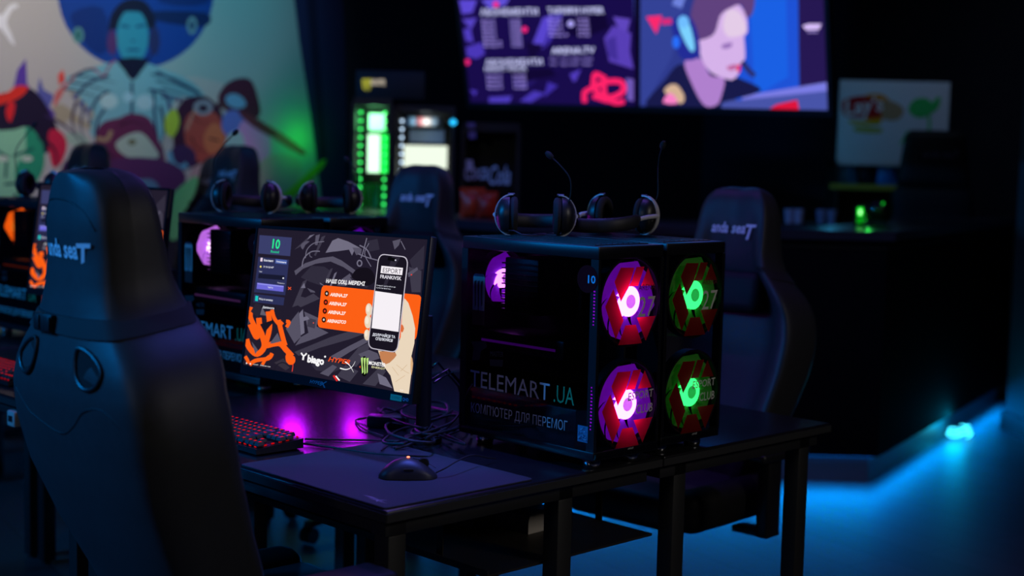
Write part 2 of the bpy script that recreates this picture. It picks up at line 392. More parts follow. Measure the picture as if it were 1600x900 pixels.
    A.poly([(352, 152), (364, 146), (378, 152), (384, 164), (372, 170), (356, 164)], P((120, 180, 214)), 3); A.ell(346, 164, 8, 6, P((90, 56, 66)), 12)
    A.poly([(350, 178), (366, 172), (384, 184), (380, 206), (358, 214), (346, 200)], P((110, 130, 214)), 3)
    A.poly([(376, 192), (398, 186), (418, 202), (422, 238), (404, 262), (380, 246), (370, 220)], P((222, 158, 218)), 4)
    A.poly([(354, 214), (372, 204), (382, 224), (374, 246), (354, 244)], P((176, 210, 210)), 3)
    A.poly([(404, 190), (440, 208), (476, 236), (470, 242), (430, 218)], P((190, 90, 100)), 2)
    # darker feathering over the shoulders and arms
    for q, c, w_ in (([(120, 118), (150, 122), (182, 130)], (24, 44, 84), 3), ([(106, 128), (140, 134), (176, 146)], (24, 44, 84), 3), ([(98, 138), (128, 144), (160, 156)], (30, 36, 80), 3), ([(236, 116), (270, 122), (306, 136)], (20, 60, 96), 3), ([(244, 126), (280, 134), (314, 150)], (20, 60, 96), 3), ([(252, 138), (284, 146), (316, 160)], (26, 40, 84), 3),
                    ([(118, 160), (112, 190), (122, 220)], (40, 30, 76), 5), ([(130, 166), (126, 200), (136, 236)], (36, 60, 110), 4), ([(250, 166), (256, 200), (250, 236)], (26, 40, 84), 5), ([(262, 160), (268, 190), (262, 226)], (90, 60, 130), 4), ([(60, 214), (84, 232), (90, 262)], (30, 20, 50), 6),
                    ([(70, 180), (100, 196), (130, 224)], (60, 40, 90), 5), ([(186, 196), (206, 190), (228, 198)], (60, 20, 50), 4), ([(166, 236), (182, 250), (206, 254)], (70, 26, 70), 4), ([(232, 256), (250, 244), (256, 228)], (60, 30, 80), 5), ([(300, 180), (312, 192), (330, 190)], (120, 40, 50), 3), ([(298, 214), (308, 232), (326, 238)], (130, 50, 50), 4)):
        A.stroke(q, w_, P(c), 5, True)
    for q, c in (([(96, 262), (120, 240), (150, 250), (146, 300), (100, 310)], (70, 34, 84)), ([(104, 280), (124, 262), (140, 274), (130, 296)], (180, 60, 90)), ([(258, 182), (272, 170), (280, 190), (270, 214), (258, 206)], (190, 214, 70)), ([(330, 250), (352, 240), (372, 262), (360, 300), (336, 296)], (170, 120, 130)), ([(372, 176), (396, 182), (430, 206), (424, 214), (392, 196)], (120, 50, 70)), ([(378, 250), (398, 262), (392, 300), (366, 310)], (206, 176, 196))):
        A.poly(q, P(c), 3)
    # lower band
    A.poly([(150, 260), (200, 246), (262, 252), (290, 276), (268, 312), (200, 320), (150, 300)], P((96, 48, 100)), 4)
    A.poly([(204, 284), (236, 280), (248, 296), (226, 306), (204, 300)], P((100, 140, 170)), 3)
    A.poly([(300, 262), (336, 252), (352, 280), (340, 330), (306, 330), (296, 290)], P((196, 160, 160)), 3)
    A.poly([(262, 370), (266, 312), (288, 286), (308, 276), (304, 306), (286, 336), (280, 370)], P((110, 200, 132)), 3)
    A.poly([(400, 260), (440, 240), (470, 260), (440, 320), (400, 330)], P((190, 176, 170)), 3)
    A.poly([(432, 312), (462, 286), (502, 250), (506, 258), (470, 298), (440, 320)], P((150, 196, 56)), 2)
    o = A.build('wall_mural', None, M)
    tag(o, 'colourful graffiti mural of a man in a headset on the left wall', 'mural')
build_mural()
point('cooler_glow', (-5.06, 3.50, 1.52), (.02, 1.0, .04), .75, .08)

# ------------------------------------------------------------------ bar counter with LED lit toe kick
BARL = mat('black_bar_panel', (.004, .004, .0045), .85, spec=.08, noise=.3, nscale=12)
BART = mat('dark_bar_top', (.03, .028, .04), .25, spec=.5)
KICK = mat('toe_kick_metal', (.16, .17, .2), .38, metal=.3)
BP = [Vector((-2.06, 6.5)), Vector((-1.36, 3.92)), Vector((-2.5, 2.78)), Vector((-4.55, 2.78))]
def offs(P, d):
    out = []
    for i, p in enumerate(P):
        ns = []
        for a, b in ((i-1, i), (i, i+1)):
            if 0 <= a and b < len(P):
                e = (P[b]-P[a]).normalized(); ns.append(Vector((-e.y, e.x)))
        n = sum(ns, Vector((0, 0))).normalized(); out.append(p + n*(d/n.dot(ns[0])))
    return out
def strip(mb, P, d0, d1, z0, z1, m=None):
    a, b = offs(P, d0), offs(P, d1)
    mb.loft([[(*p, z0), (*q, z0), (*q, z1), (*p, z1)] for p, q in zip(a, b)], m)
bar = thing('bar_counter', 'long black bar counter with a blue lit toe kick', 'bar counter', (0, 0, 0))
mb = MB(); strip(mb, BP, -.24, .05, .125, 1.10); mb.build('body', BARL, bar, 30)
mb = MB(); strip(mb, BP, -.36, .09, 1.10, 1.14); mb.build('countertop', BART, bar, 30)
mb = MB(); strip(mb, BP, -.22, 0, 0.0, .125); mb.build('toe_kick', KICK, bar, 30)
mb = MB(); strip(mb, BP, .012, .024, .119, .1245); mb.build('led_strip', emit((10, 130, 255), 1.6), bar, 30)
mb = MB(); strip(mb, BP, .05, .058, 1.06, 1.068); mb.build('trim_line', DKM, bar, 30)
a = offs(BP, .03)
for p, q, pw in zip(a, a[1:], (8, 7, 8)):
    mid = (p+q)/2; e = (q-p).normalized(); n = Vector((-e.y, e.x)); L = (q-p).length
    l = bpy.data.lights.new('bar_led_light', 'AREA'); l.shape = 'RECTANGLE'; l.size = L; l.size_y = .02; l.energy = pw; l.color = (0.0, .28, 1.0)
    o = bpy.data.objects.new('bar_led_light', l); COL.objects.link(o); o.location = (*mid, .116); o.parent = bar
    z = -(Vector((n.x, n.y, -.30)).normalized()); x = Vector((e.x, e.y, 0)); y = z.cross(x)
    o.matrix_local = Matrix(((x.x, y.x, z.x, mid.x), (x.y, y.y, z.y, mid.y), (x.z, y.z, z.z, .116), (0, 0, 0, 1)))
# slack end of the LED tape hanging out at the right of the kick
g = onz(1488, 676, .03); mb = MB(); pts = []
for i in range(46):
    t = i/45; pts.append((g.x + .03 + .045*math.cos(t*15)*(1-.3*t), g.y + .02 + .11*math.sin(t*15)*(1-.2*t), .012 + .055*t + .008*math.sin(t*31)))
mb.tube(pts, .003, None, 6)
o = mb.build('led_tape', emit((60, 225, 255), 4.5)); tag(o, 'glowing cyan LED tape bunched on the floor at the bar toe kick', 'LED strip')
point('led_tape_light', (g.x+.02, g.y, .10), (0.0, .55, 1.0), 1.6, .05)

# pillar at the right
PIL = mat('grey_pillar_paint', (.06, .07, .08), .8, noise=.1, nscale=10)
p = atd(1604, 640, 7.55); mb = MB(); c = Vector((p.x, p.y, 0)) + Vector((RT.x, RT.y, 0))*.16 - Vector((FW.x, FW.y, 0))*-.16
mb.box((c.x, c.y, ZC/2), (.3, .3, ZC), PIL, rot=Matrix.Rotation(R(52), 3, 'Z'))
mb.box((c.x, c.y, .05), (.34, .34, .10), BLKM, rot=Matrix.Rotation(R(52), 3, 'Z'))
tag(mb.build('trim_1'), kind='structure')

# ------------------------------------------------------------------ big television above the bar
def frame_matrix(c, ux, up):
    n = ux.cross(up)     # local +Y points away from the viewer: X x Y = Z -> Y = Z x X
    y = up.cross(ux)
    return Matrix(((ux.x, y.x, up.x, c.x), (ux.y, y.y, up.y, c.y), (ux.z, y.z, up.z, c.z), (0, 0, 0, 1)))
def build_tv():
    k = 7.3/8.4; B = CAM + (Vector((-3.5212, 4.7233, 1.7513)) - CAM)*k; w = 2.4021*k; h = w*9/16
    ux = Vector((.9792, .2019, -.0201)).normalized(); up = Vector((.0696, -.2413, .9679)); up = (up - ux*up.dot(ux)).normalized()
    M = frame_matrix(B + up*h/2, ux, up)
    tv = thing('television', 'huge wide television hung over the bar showing a menu and a streamer', 'television'); tv.matrix_world = M
    bz = .022
    mb = MB()
    mb.b2((-w/2-bz, .0, -h/2-bz*1.4), (w/2+bz, .05, h/2+bz), BLK, .006); mb.build('housing', BLK, tv)
    mb = MB(); mb.b2((-w/2-bz, -.008, -h/2-bz*1.4), (w/2+bz, 0, -h/2), BLK); mb.b2((-w/2-bz, -.008, h/2), (w/2+bz, 0, h/2+bz), BLK)
    mb.b2((-w/2-bz, -.008, -h/2), (-w/2, 0, h/2), BLK); mb.b2((w/2, -.008, -h/2), (w/2+bz, 0, h/2), BLK); mb.build('bezel', BLK, tv)
    mb = MB(); mb.cyl((0, .05, 0), (0, .3, .12), .04, DKM); mb.build('mount_arm', DKM, tv)
    zt = ZC; top = M @ Vector((0, .3, .12))
    mb = MB(); Ii = M.inverted(); mb.tube([Ii @ top, Ii @ Vector((top.x, top.y, zt-.002))], .03, DKM, 12); mb.build('ceiling_pole', DKM, tv)
    A = Art(M, .00003); E = emit
    hs = w/2-.001
    A.lp([(-hs, -h/2), (hs, -h/2), (hs, h/2), (-hs, h/2)], E((24, 12, 74)))
    for q, c in (([(717, 0), (745, 0), (738, 20), (722, 22)], (96, 76, 220)), ([(752, 0), (800, -10), (790, 8), (765, 14)], (100, 84, 224)), ([(722, 30), (745, 28), (736, 46)], (90, 70, 205)),
                 ([(724, 46), (735, 44), (740, 66), (728, 64)], (84, 64, 200)), ([(728, 74), (752, 66), (758, 84), (745, 92), (730, 88)], (78, 58, 192)), ([(848, 28), (866, 22), (848, 76), (830, 74)], (92, 72, 214)),
                 ([(866, 24), (880, 20), (862, 62), (850, 76)], (66, 48, 178)), ([(700, -60), (820, -80), (800, -20), (700, -10)], (60, 44, 160)), ([(830, -70), (980, -90), (975, -20), (870, -10)], (48, 34, 130)),
                 ([(944, 60), (958, 40), (986, 52), (984, 80), (990, 108), (952, 96)], (92, 66, 190)), ([(958, 26), (985, 30), (980, 50), (966, 44)], (100, 74, 198)), ([(948, 62), (962, 56), (966, 96), (950, 88)], (70, 50, 160)),
                 ([(890, 116), (908, 108), (900, 126), (896, 128)], (84, 62, 196)), ([(764, 152), (800, 150), (796, 160), (764, 160)], (80, 62, 196)), ([(812, 158), (834, 142), (852, 146), (830, 160)], (76, 58, 190)),
                 ([(734, 140), (746, 142), (742, 150)], (74, 54, 186)), ([(856, 128), (872, 134), (850, 152)], (66, 48, 176)), ([(800, 130), (830, 110), (846, 120), (820, 140)], (40, 26, 110)), ([(978, 122), (990, 124), (990, 158), (980, 156)], (116, 92, 190)),
                 ([(820, 66), (850, 70), (830, 96)], (20, 10, 58)), ([(880, 30), (946, 20), (952, 44), (910, 60), (890, 54)], (18, 8, 54)), ([(780, 108), (860, 106), (870, 118), (820, 128)], (18, 8, 54))):
        A.poly(q, E(c, .9))
    for u, v, r_ in ((775, 7, 4.5), (820, 46, 4.5), (730, 97, 4.5)): A.ell(u, v, r_, r_, E((255, 40, 130)), 12)
    Wt = (206, 208, 255); Ls = (170, 150, 245)
    A.text('АБОНЕМЕНТИ', (751, 24), (841, 23), 10, E(Wt), 0, .02); A.text('ТАРИФИ HYPER', (856, 22), (944, 21), 10, E(Wt), 0, .02)
    A.text('АБОНЕМЕНТИ', (759, 102), (848, 101), 9, E(Wt), 0, .02); A.text('NIGHT PACK', (758, 111), (824, 110), 7, E(Wt), 0, .02); A.text('ARENA.TV', (862, 84), (930, 83), 10, E(Wt), 0, .02)
    for x0, x1, y0, n in ((753, 773, 34, 8), (797, 813, 34, 8), (857, 878, 32, 5), (902, 920, 32, 5), (761, 784, 120, 4), (802, 822, 120, 4)):
        for i in range(n):
            y = y0 + i*(5.6 if n > 6 else 6.2); e = 8 if (n > 6 and x0 < 790 and i > 5) or (n == 5 and x0 < 880 and i == 4) else 0
            A.text('10:00' if x0 in (797, 902, 802) else 'Monday 99', (x0+i*.5, y), (x1+e+i*.5, y), 3.8, E(Ls), 0, .015)
    A.text('ПН - ПТ 10:00', (860, 94), (906, 94), 4, E(Ls)); A.text('СБ - НД 12:00', (860, 102), (904, 102), 4, E(Ls)); A.text('250', (910, 94), (926, 94), 4, E(Ls)); A.text('300', (910, 102), (924, 102), 4, E(Ls))
    A.ell(892, 37, 5, 5, E((180, 170, 255)), 14)
    rd = E((255, 36, 106))
    A.stroke([(914, 160), (914, 144), (926, 136), (930, 116), (944, 122)], 8, rd); A.stroke([(930, 136), (946, 128), (970, 128), (974, 142), (956, 152), (938, 148), (930, 138)], 9, rd)
    A.stroke([(944, 118), (946, 150), (962, 160), (976, 158)], 8, rd); A.stroke([(926, 150), (950, 158)], 7, rd)
    # streamer picture on the right
    A.poly([(990, -220), (1330, -220), (1330, 190), (1000, 190), (997, 163), (991, 0)], E((46, 58, 140)))
    A.poly([(1156, -220), (1246, -220), (1248, 60), (1250, 190), (1150, 190)], E((30, 82, 214))); A.poly([(1166, -100), (1226, -100), (1232, 120), (1180, 150)], E((26, 96, 228)))
    A.poly([(1245, -220), (1330, -220), (1330, 190), (1250, 190)], E((38, 24, 82)))
    A.poly([(990, -220), (1060, -220), (1070, 0), (1050, 90), (1010, 160), (998, 163), (990, 0)], E((52, 66, 150)))
    A.poly([(1160, 150), (1330, 122), (1330, 146), (1160, 170)], E((122, 124, 226))); A.poly([(1120, 178), (1120, 160), (1330, 138), (1330, 190)], E((72, 84, 168)))
    A.poly([(1200, 172), (1214, 163), (1246, 156), (1249, 172)], E((222, 20, 60)))
    A.poly([(1010, 170), (1040, 124), (1062, 100), (1090, 110), (1140, 118), (1160, 124), (1190, 142), (1130, 160), (1120, 172)], E((24, 26, 74)), 3)       # shirt
    A.poly([(1070, 96), (1096, 92), (1110, 118), (1132, 122), (1128, 148), (1120, 164), (1100, 164), (1080, 128)], E((176, 128, 206)), 3)                   # neck
    A.poly([(1094, 20), (1116, 2), (1150, 4), (1166, 24), (1168, 50), (1163, 56), (1164, 74), (1164, 92), (1158, 98), (1156, 112), (1146, 124), (1132, 122), (1110, 112), (1096, 90), (1090, 56)], E((214, 178, 234)), 3)
    A.poly([(1136, 18), (1152, 16), (1164, 34), (1164, 52), (1140, 58), (1130, 42)], E((228, 204, 232)), 3)
    A.poly([(1128, 70), (1144, 66), (1142, 74), (1130, 76)], E((150, 112, 186)), 2); A.poly([(1136, 104), (1152, 100), (1150, 108), (1140, 110)], E((190, 100, 160)), 2); A.poly([(1152, 102), (1158, 100), (1157, 112), (1152, 113)], E((230, 30, 90)))
    A.poly([(1082, 60), (1080, 20), (1096, -20), (1140, -40), (1176, -20), (1178, 14), (1168, 28), (1158, 8), (1142, 12), (1126, 24), (1118, 50), (1104, 60)], E((96, 66, 126)), 3)
    A.stroke([(1058, 10), (1070, -16), (1100, -40)], 16, E((110, 130, 220)))
    A.poly([(1054, 60), (1050, 36), (1066, 22), (1080, 28), (1090, 50), (1094, 84), (1080, 94), (1062, 88)], E((34, 44, 150)), 3); A.poly([(1060, 40), (1068, 30), (1078, 38), (1086, 74), (1078, 78)], E((124, 210, 255)), 3)
    A.ell(1068, 34, 9, 10, E((112, 190, 255)), 14); A.ell(1057, 66, 6, 10, E((40, 110, 250)), 14)
    A.stroke([(1160, 96), (1172, 112), (1180, 118)], 8, E((42, 44, 100))); A.poly([(1010, 26), (1035, 24), (1026, 53)], E((250, 40, 110))); A.stroke([(1034, 34), (1050, 33)], 9, E((220, 40, 120)), 0)
    A.poly([(1254, 40), (1264, 37), (1284, 37), (1280, 46), (1260, 47)], E((216, 190, 250))); A.stroke([(1262, 50), (1278, 50)], 2.5, E((150, 130, 200)), 0)
    A.poly([(1038, 142), (1048, 132), (1060, 134), (1070, 152), (1064, 162), (1050, 152)], E((214, 178, 150)), 3); A.poly([(1036, 160), (1046, 145), (1056, 152), (1058, 162)], E((250, 130, 200)), 2)
    A.poly([(990.5, -220), (997.5, -220), (1001, 0), (1000.5, 180), (993.5, 180), (991.5, 0)], E((10, 6, 30)))
    A.build('screen', tv)
build_tv()
# rest of each 'screen' polygon that overshoots the frame is trimmed by bisecting
def trim(o, w, h):
    bm = bmesh.new(); bm.from_mesh(o.data)
    for co, no in (((w, 0, 0), (1, 0, 0)), ((-w, 0, 0), (-1, 0, 0)), ((0, 0, h), (0, 0, 1)), ((0, 0, -h), (0, 0, -1))):
        g_ = bm.verts[:] + bm.edges[:] + bm.faces[:]
        bmesh.ops.bisect_plane(bm, geom=g_, plane_co=co, plane_no=no, clear_outer=True)
    bm.to_mesh(o.data); bm.free()
for o in bpy.data.objects:
    if o.name == 'screen': trim(o, 2.4021*7.3/8.4/2, 2.4021*7.3/8.4*9/32)

# ------------------------------------------------------------------ desks
def desk(name, label, x0, x1, y0, y1, legs_y, group, back=None):
    d = thing(name, label, 'desk', (x1, y0, 0), 0, group); L = x1-x0; D = y1-y0; g = .003
    mb = MB(); mb.b2((-L+g, 0, .726), (-g, D, .75), DESK, .005, 3); mb.build('desktop', DESK, d)
    mb = MB(); mb.b2((-L+g, -.0015, .727), (-g, .0, .744), DESKE); mb.b2((-g, 0, .727), (-g+.0015, D, .744), DESKE); mb.build('edge_banding', DESKE, d)
    mb = MB(); fr = BLKM; ya, yb = legs_y[0]-y0, legs_y[1]-y0
    for yy in (ya, yb): mb.b2((-L+.03, yy, .69), (-.03, yy+.045, .726), fr, .002)
    for xx in (-L+.03, -.075): mb.b2((xx, min(.02, ya), .69), (xx+.045, max(D-.02, yb), .726), fr, .002)
    mb.build('frame', fr, d)
    for yy in (ya, yb):
        for xx in (-L+.03, -.075):
            mb = MB(); mb.b2((xx, yy, .012), (xx+.045, yy+.045, .69), fr, .003); lg = mb.build('leg', fr, d)
            mb = MB(); mb.cyl((xx+.0225, yy+.0225, 0), (xx+.0225, yy+.0225, .012), .018, RUB, 14); mb.build('foot_pad', RUB, lg)
    return d
ST = 1.262     # station pitch along the row
near_says = ['black desk at the near end of the row under the lit monitor and keyboard', 'black desk second in the row behind the nearest gaming chair', 'black desk at the far left end of the row under the orange lit computer']
far_says = ['black desk at the near end of the far row under the green lit computer', 'black far row desk behind the second pair of violet lit computers', 'black far row desk at the end nearest the mural']
for k in range(3):
    desk('gaming_desk', near_says[k], -ST*(k+1), -ST*k, 0, .812, (.028, .50), 'near row desks')
    desk('gaming_desk', far_says[k], -ST*(k+1), -ST*k, .818, 1.50, (.89, 1.40), 'far row desks')

# cable tray with power strips under the near end of the row
tr = thing('cable_tray', 'dark steel cable tray slung under the two desks nearest the camera', 'cable tray', (0, 0, 0))
TRM = mat('dark_tray_steel', (.03, .024, .02), .5, metal=.3, noise=.2, nscale=20)
mb = MB(); mb.b2((-1.12, .34, .540), (-.075, .87, .546)); mb.build('tray_floor', TRM, tr)
mb = MB(); mb.b2((-1.12, .335, .540), (-.075, .34, .555)); mb.build('tray_lip', TRM, tr)
for x in (-1.0, -.25):
    for y in (.345, .862):
        mb = MB(); mb.b2((x, y, .546), (x+.02, y+.003, .6895)); mb.build('hanger', TRM, tr)
def power_strip(x, y, rz, L, label):
    t = thing('power_strip', label, 'power strip', (x, y, .546), rz, 'power strips on the cable tray')
    prof = [(-.028, 0), (.028, 0), (.028, .05), (-.012, .05), (-.024, .042), (-.028, .028)]
    mb = MB(); mb.loft([[(0, a, b) for a, b in prof], [(-L, a, b) for a, b in prof]]); mb.build('housing', PALE, t, 25)
    for i in range(3):
        mb = MB(); mb.lathe([(.004, .0505), (.018, .0505), (.019, .052), (.017, .052)], None, 20, c=(-.07-i*.07, .002, 0)); mb.build('socket', PALE, t)
    mb = MB(); mb.tube(spline([(-L, 0, .025), (-L-.06, .02, .02), (-L-.12, .05, .008), (-L-.2, .06, .006)], 5), .004); mb.build('power_cord', RUB, t)
a = onz(838, 832, .546); power_strip(a.x, a.y, R(2), .34, 'larger pale power strip with a rounded end lying on the cable tray')
a = onz(752, 824, .546); power_strip(a.x, a.y, R(4), .30, 'smaller pale power strip further left on the cable tray')

# ------------------------------------------------------------------ gaming computers
PCL, PCW, PCH = .433, .215, .49
PURP = ((165, 8, 255), (238, 112, 255)); PURPD = ((140, 0, 255), (205, 16, 255)); GREN = ((0, 255, 40), (50, 255, 110)); ORNG = ((255, 90, 10), (255, 210, 120))
REDL = translucent('red_vinyl', (.95, .012, .035), front=.12); WHV = mat('white_vinyl', (.62, .60, .58), .5); DKV = mat('dark_red_vinyl', (.12, .01, .02), .5)
GRV = mat('green_vinyl', (.03, .42, .16), .5); GYV = mat('grey_vinyl', (.16, .16, .18), .5)
HEX = [[(315, 250), (410, 250), (372, 384), (315, 490), (270, 350)], [(425, 245), (480, 243), (436, 378), (372, 382), (392, 340)], [(505, 250), (553, 376), (456, 378)],
       [(262, 400), (332, 622), (277, 755), (203, 525)], [(345, 655), (418, 650), (462, 780), (295, 795)], [(425, 600), (557, 588), (487, 765)]]
_a = Art(Matrix.Translation((.018, 0, 0)) @ Matrix.Rotation(R(90), 4, 'Z'))
_c = _a.st(900+380/4.5, 360+492/4.5)
HEXL = [[(q[0]-_c[0], q[1]-_c[1]) for q in [_a.st(900+x/4.5, 360+y/4.5) for x, y in P]] for P in HEX]; _a.mb.bm.free()

def fan_parts(pc, c, r, cols, hub_s, blade_s, name='fan', facing=1, nb=9, pw=0.0):
    """a fan spinning about local X; c its centre in the case"""
    acr = translucent('fan_acrylic_%d_%d_%d_%g' % (*cols[0], blade_s), (.20, .07, .45) if cols[0][2] > 200 else (.25, .45, .15), cols[0], blade_s)
    f = facing
    mb = MB(); mb.lathe([(r*1.0, -.012), (r*1.06, -.012), (r*1.06, .012), (r*1.0, .012), (r*1.0, -.012)], None, 48, 'X', c); fan = mb.build(name, BLK, pc)
    mb = MB(); r0, r1 = r*.36, r*.97
    for k in range(nb):
        a0 = 2*math.pi*k/nb; rows = []
        for i in range(7):
            t = i/6; rr = r0 + (r1-r0)*t; tw = .55*t*t*f; wid = (2*math.pi/nb)*(1.18-.10*t)
            A1, A2 = a0 + tw, a0 + tw + wid
            rows.append([(c[0] + f*(.007-.004*t)*(1 if j == 0 else -1), c[1] + rr*math.cos(A), c[2] + rr*math.sin(A)) for j, A in enumerate((A1, A2))])
        mb.loft(rows, None, False, False)
    b = mb.build('blades', acr, fan, 60)
    mb = MB(); mb.lathe([(r*.19, f*.012), (r*.355, f*.008), (r*.36, -f*.008), (r*.19, -f*.004), (r*.19, f*.012)], None, 32, 'X', c); mb.build('hub_ring', emit(cols[1], hub_s), fan)
    hm = translucent('fan_hub_%d_%d_%d' % cols[0], (.3, .3, .32), cols[0], .12)
    mb = MB(); mb.lathe([(.001, f*.013), (r*.15, f*.013), (r*.188, f*.009), (r*.188, -f*.004), (.001, -f*.004)], None, 28, 'X', c); mb.build('hub', hm, fan)
    if pw: point('fan_light', (c[0]+f*.0105, c[1], c[2]), tuple(.5*x+.5*y for x, y in zip(lin(cols[0]), lin(cols[1]))), pw, .003, pc)
    return fan
def pc(name, label, loc, my, front, rear, front_s=(9, .30), rear_s=(9, .5), stickers=True, group='gaming computers on the desks', number='10', words=True, nb=9, emblem=True):
    p = thing(name, label, 'computer', loc, 0, group); L, Wd, H = PCL, PCW, PCH; z0 = .025
    Y = (lambda y: y) if my > 0 else (lambda y: Wd-y)
    def B(mb, x0, y0, za, x1, y1, zb, m=None, bev=0): mb.b2((x0, min(Y(y0), Y(y1)), za), (x1, max(Y(y0), Y(y1)), zb), m, bev)
    CH = mat('black_case_steel', (.016, .016, .02), .32, metal=.2)
    mb = MB(); B(mb, -L, 0, H-.028, 0, Wd, H, CH, .003); mb.build('top_panel', CH, p)
    mb = MB(); B(mb, -L+.03, .02, H, -.03, Wd-.02, H+.002, CH)
    for i in range(9): B(mb, -L+.04, .03+i*.018, H+.002, -.04, .034+i*.018, H+.0035, CH)
    mb.build('dust_filter', mat('dust_filter_mesh', (.02, .02, .03), .22, metal=.5), p)
    mb = MB(); B(mb, -L, 0, z0, 0, Wd, z0+.02, CH, .003); mb.build('bottom_panel', CH, p)
    mb = MB(); B(mb, -L, 0, z0+.02, -L+.006, Wd, H-.028, CH); mb.build('back_panel', CH, p)
    mb = MB(); B(mb, -L+.006, Wd-.005, z0+.02, -.006, Wd, H-.028, CH); mb.build('far_side_panel', CH, p)
    for xa, ya in ((-.022, 0), (-.022, Wd-.009), (-L+.006, 0)):
        mb = MB(); B(mb, xa, ya, z0+.02, xa+(.022 if xa > -.1 else .014), ya+.009, H-.028, CH); mb.build('corner_post', CH, p)
    mb = MB(); B(mb, -L+.02, 0, z0+.02, -.022, .004, H-.028); mb.build('side_glass', SGLASS, p)
    mb = MB(); B(mb, .0, .002, z0+.003, .004, Wd-.002, H-.003); mb.build('front_glass', FGLASS, p)
    for x in (-.045, -L+.045):
        for y in (.045, Wd-.045):
            mb = MB(); mb.lathe([(.017, 0), (.019, .003), (.019, .018), (.016, .025)], None, 20, c=(x, y, 0))
            ft = mb.build('foot', BLK, p); mb = MB(); mb.lathe([(.0195, .006), (.0205, .008), (.0205, .016), (.0195, .018), (.0195, .006)], None, 24, c=(x, y, 0)); mb.build('chrome_ring', CHROME, ft)
    for zc in (.367, .139): fan_parts(p, (-.015, .111, zc), .095, front, *front_s, 'front_fan', 1, nb, .036 if front is not GREN else .012)
    fan_parts(p, (-L+.024, Y(.108), .388), .066, rear, *rear_s, 'rear_fan', 1, 7, .03)
    # inside the case
    mb = MB(); B(mb, -L+.03, Wd-.035, .15, -.08, Wd-.028, H-.04); mb.build('motherboard', mat('board_black', (.012, .012, .016), .5), p)
    mb = MB(); B(mb, -L+.006, .006, z0+.02, -.06, Wd-.01, .128, None, .002); sh = mb.build('power_supply_shroud', CH, p)
    mb = MB(); B(mb, -.34, .05, .315, -.23, .17, .445, None, .004); ck = mb.build('tower_cooler', DKM, p)
    mb = MB()
    for i in range(10): B(mb, -.345, .045, .322+i*.012, -.225, .165, .325+i*.012)
    mb.build('cooler_fins', mat('fin_metal', (.08, .08, .09), .3, metal=1), ck)
    mb = MB(); B(mb, -L+.012, .04, .225, -.135, .165, .27, None, .006); gc = mb.build('graphics_card', BLK, p)
    mb = MB(); B(mb, -L+.03, .0392, .243, -.16, .04, .249); mb.build('light_bar', emit(rear[0], .12), gc)
    for i in range(2):
        mb = MB(); B(mb, -.20+i*.014, .14, .33, -.192+i*.014, .178, .45); mb.build('memory_stick', DKM, p)
    # glowing slots beside the front fans
    lm = emit(front[0], .55)
    for za, zb in ((.322, .408), (.095, .186)):
        mb = MB(); n = 13
        for i in range(n):
            z = za + (zb-za)*i/(n-1); w = .0045 if 1 < i < n-2 else .003
            B(mb, -.012, -.0006, z-.0014, -.012+w, 0, z+.0014)
        mb.build('slot_light', lm, p)
    # emblems and lettering on the front glass
    for zc, lines in ((.367, ('ARENA', '27')), (.139, ('ESPORT', 'CLUB')))[:2 if emblem else 0]:
        A = Art(p.matrix_basis @ Matrix.Translation((.0042, 0, 0)) @ Matrix.Rotation(R(90), 4, 'Z'))
        cy, cz = .100, zc
        for P in HEXL: A.lp([(cy+x, cz+z) for x, z in P], REDL)
        A.build('emblem', p, Matrix.Translation((.0042, 0, 0)) @ Matrix.Rotation(R(90), 4, 'Z'))
        A = Art(p.matrix_basis @ Matrix.Translation((.0052, 0, 0)) @ Matrix.Rotation(R(90), 4, 'Z'))
        if lines[1] == '27':
            A.ltext('ARENA', (cy+.026, cz+.024), (cy+.082, cz+.024), .0135, DKV); A.ltext('27', (cy+.026, cz-.034), (cy+.084, cz-.034), .046, WHV, .1)
        else:
            A.ltext('ESPORT', (cy+.002, cz+.010), (cy+.088, cz+.012), .018, WHV, .1, .01); A.ltext('CLUB', (cy+.030, cz-.022), (cy+.086, cz-.021), .020, WHV, .1, .01)
        A.build('emblem_lettering', p, Matrix.Translation((.0052, 0, 0)) @ Matrix.Rotation(R(90), 4, 'Z'))
    A = Art(Matrix.Identity(4)); A.ltext('mz', (Wd*.5+.0, .039), (Wd*.5+.02, .040), .006, WHV, .3); A.build('maker_mark', p, Matrix.Translation((.0045, 0, 0)) @ Matrix.Rotation(R(90), 4, 'Z'))
    if words:
        LM = Matrix.Translation((0, -.0008, 0))
        A = Art(LM); z = .14
        A.ltext('TELEMART', (-.395-.018+.018, z), (-.135, z), .040, WHV); A.ltext('.UA', (-.122, z), (-.060, z), .040, GRV); A.build('shop_lettering', p, LM)
        A = Art(LM); A.ltext("КОМП'ЮТЕР ДЛЯ ПЕРЕМОГ", (-.390, .079), (-.078, .081), .022, WHV); A.build('slogan_lettering', p, LM)
    if stickers:
        A = Art(LM); c = (-.031, .419); n = 28
        A.lp([(c[0]+.030*math.cos(2*math.pi*k/n), c[1]+.030*math.sin(2*math.pi*k/n)) for k in range(n)], mat('maroon_sticker', (.08, .006, .010), .9, spec=.05))
        A.ltext(number, (c[0]+.002, c[1]-.008), (c[0]+.024, c[1]-.008), .017, mat('cyan_ink', (.12, .75, 1.0), .5), 0, .02); A.build('number_sticker', p, LM)
        # energy drink can printed as a sticker
        A = Art(LM); x0, x1, za, zb = -.392, -.352, .286, .405; A.lp([(x0, za), (x1, za), (x1, zb-.008), (x1-.006, zb), (x0+.006, zb), (x0, zb-.008)], mat('sticker_grey', (.38, .38, .36), .5))
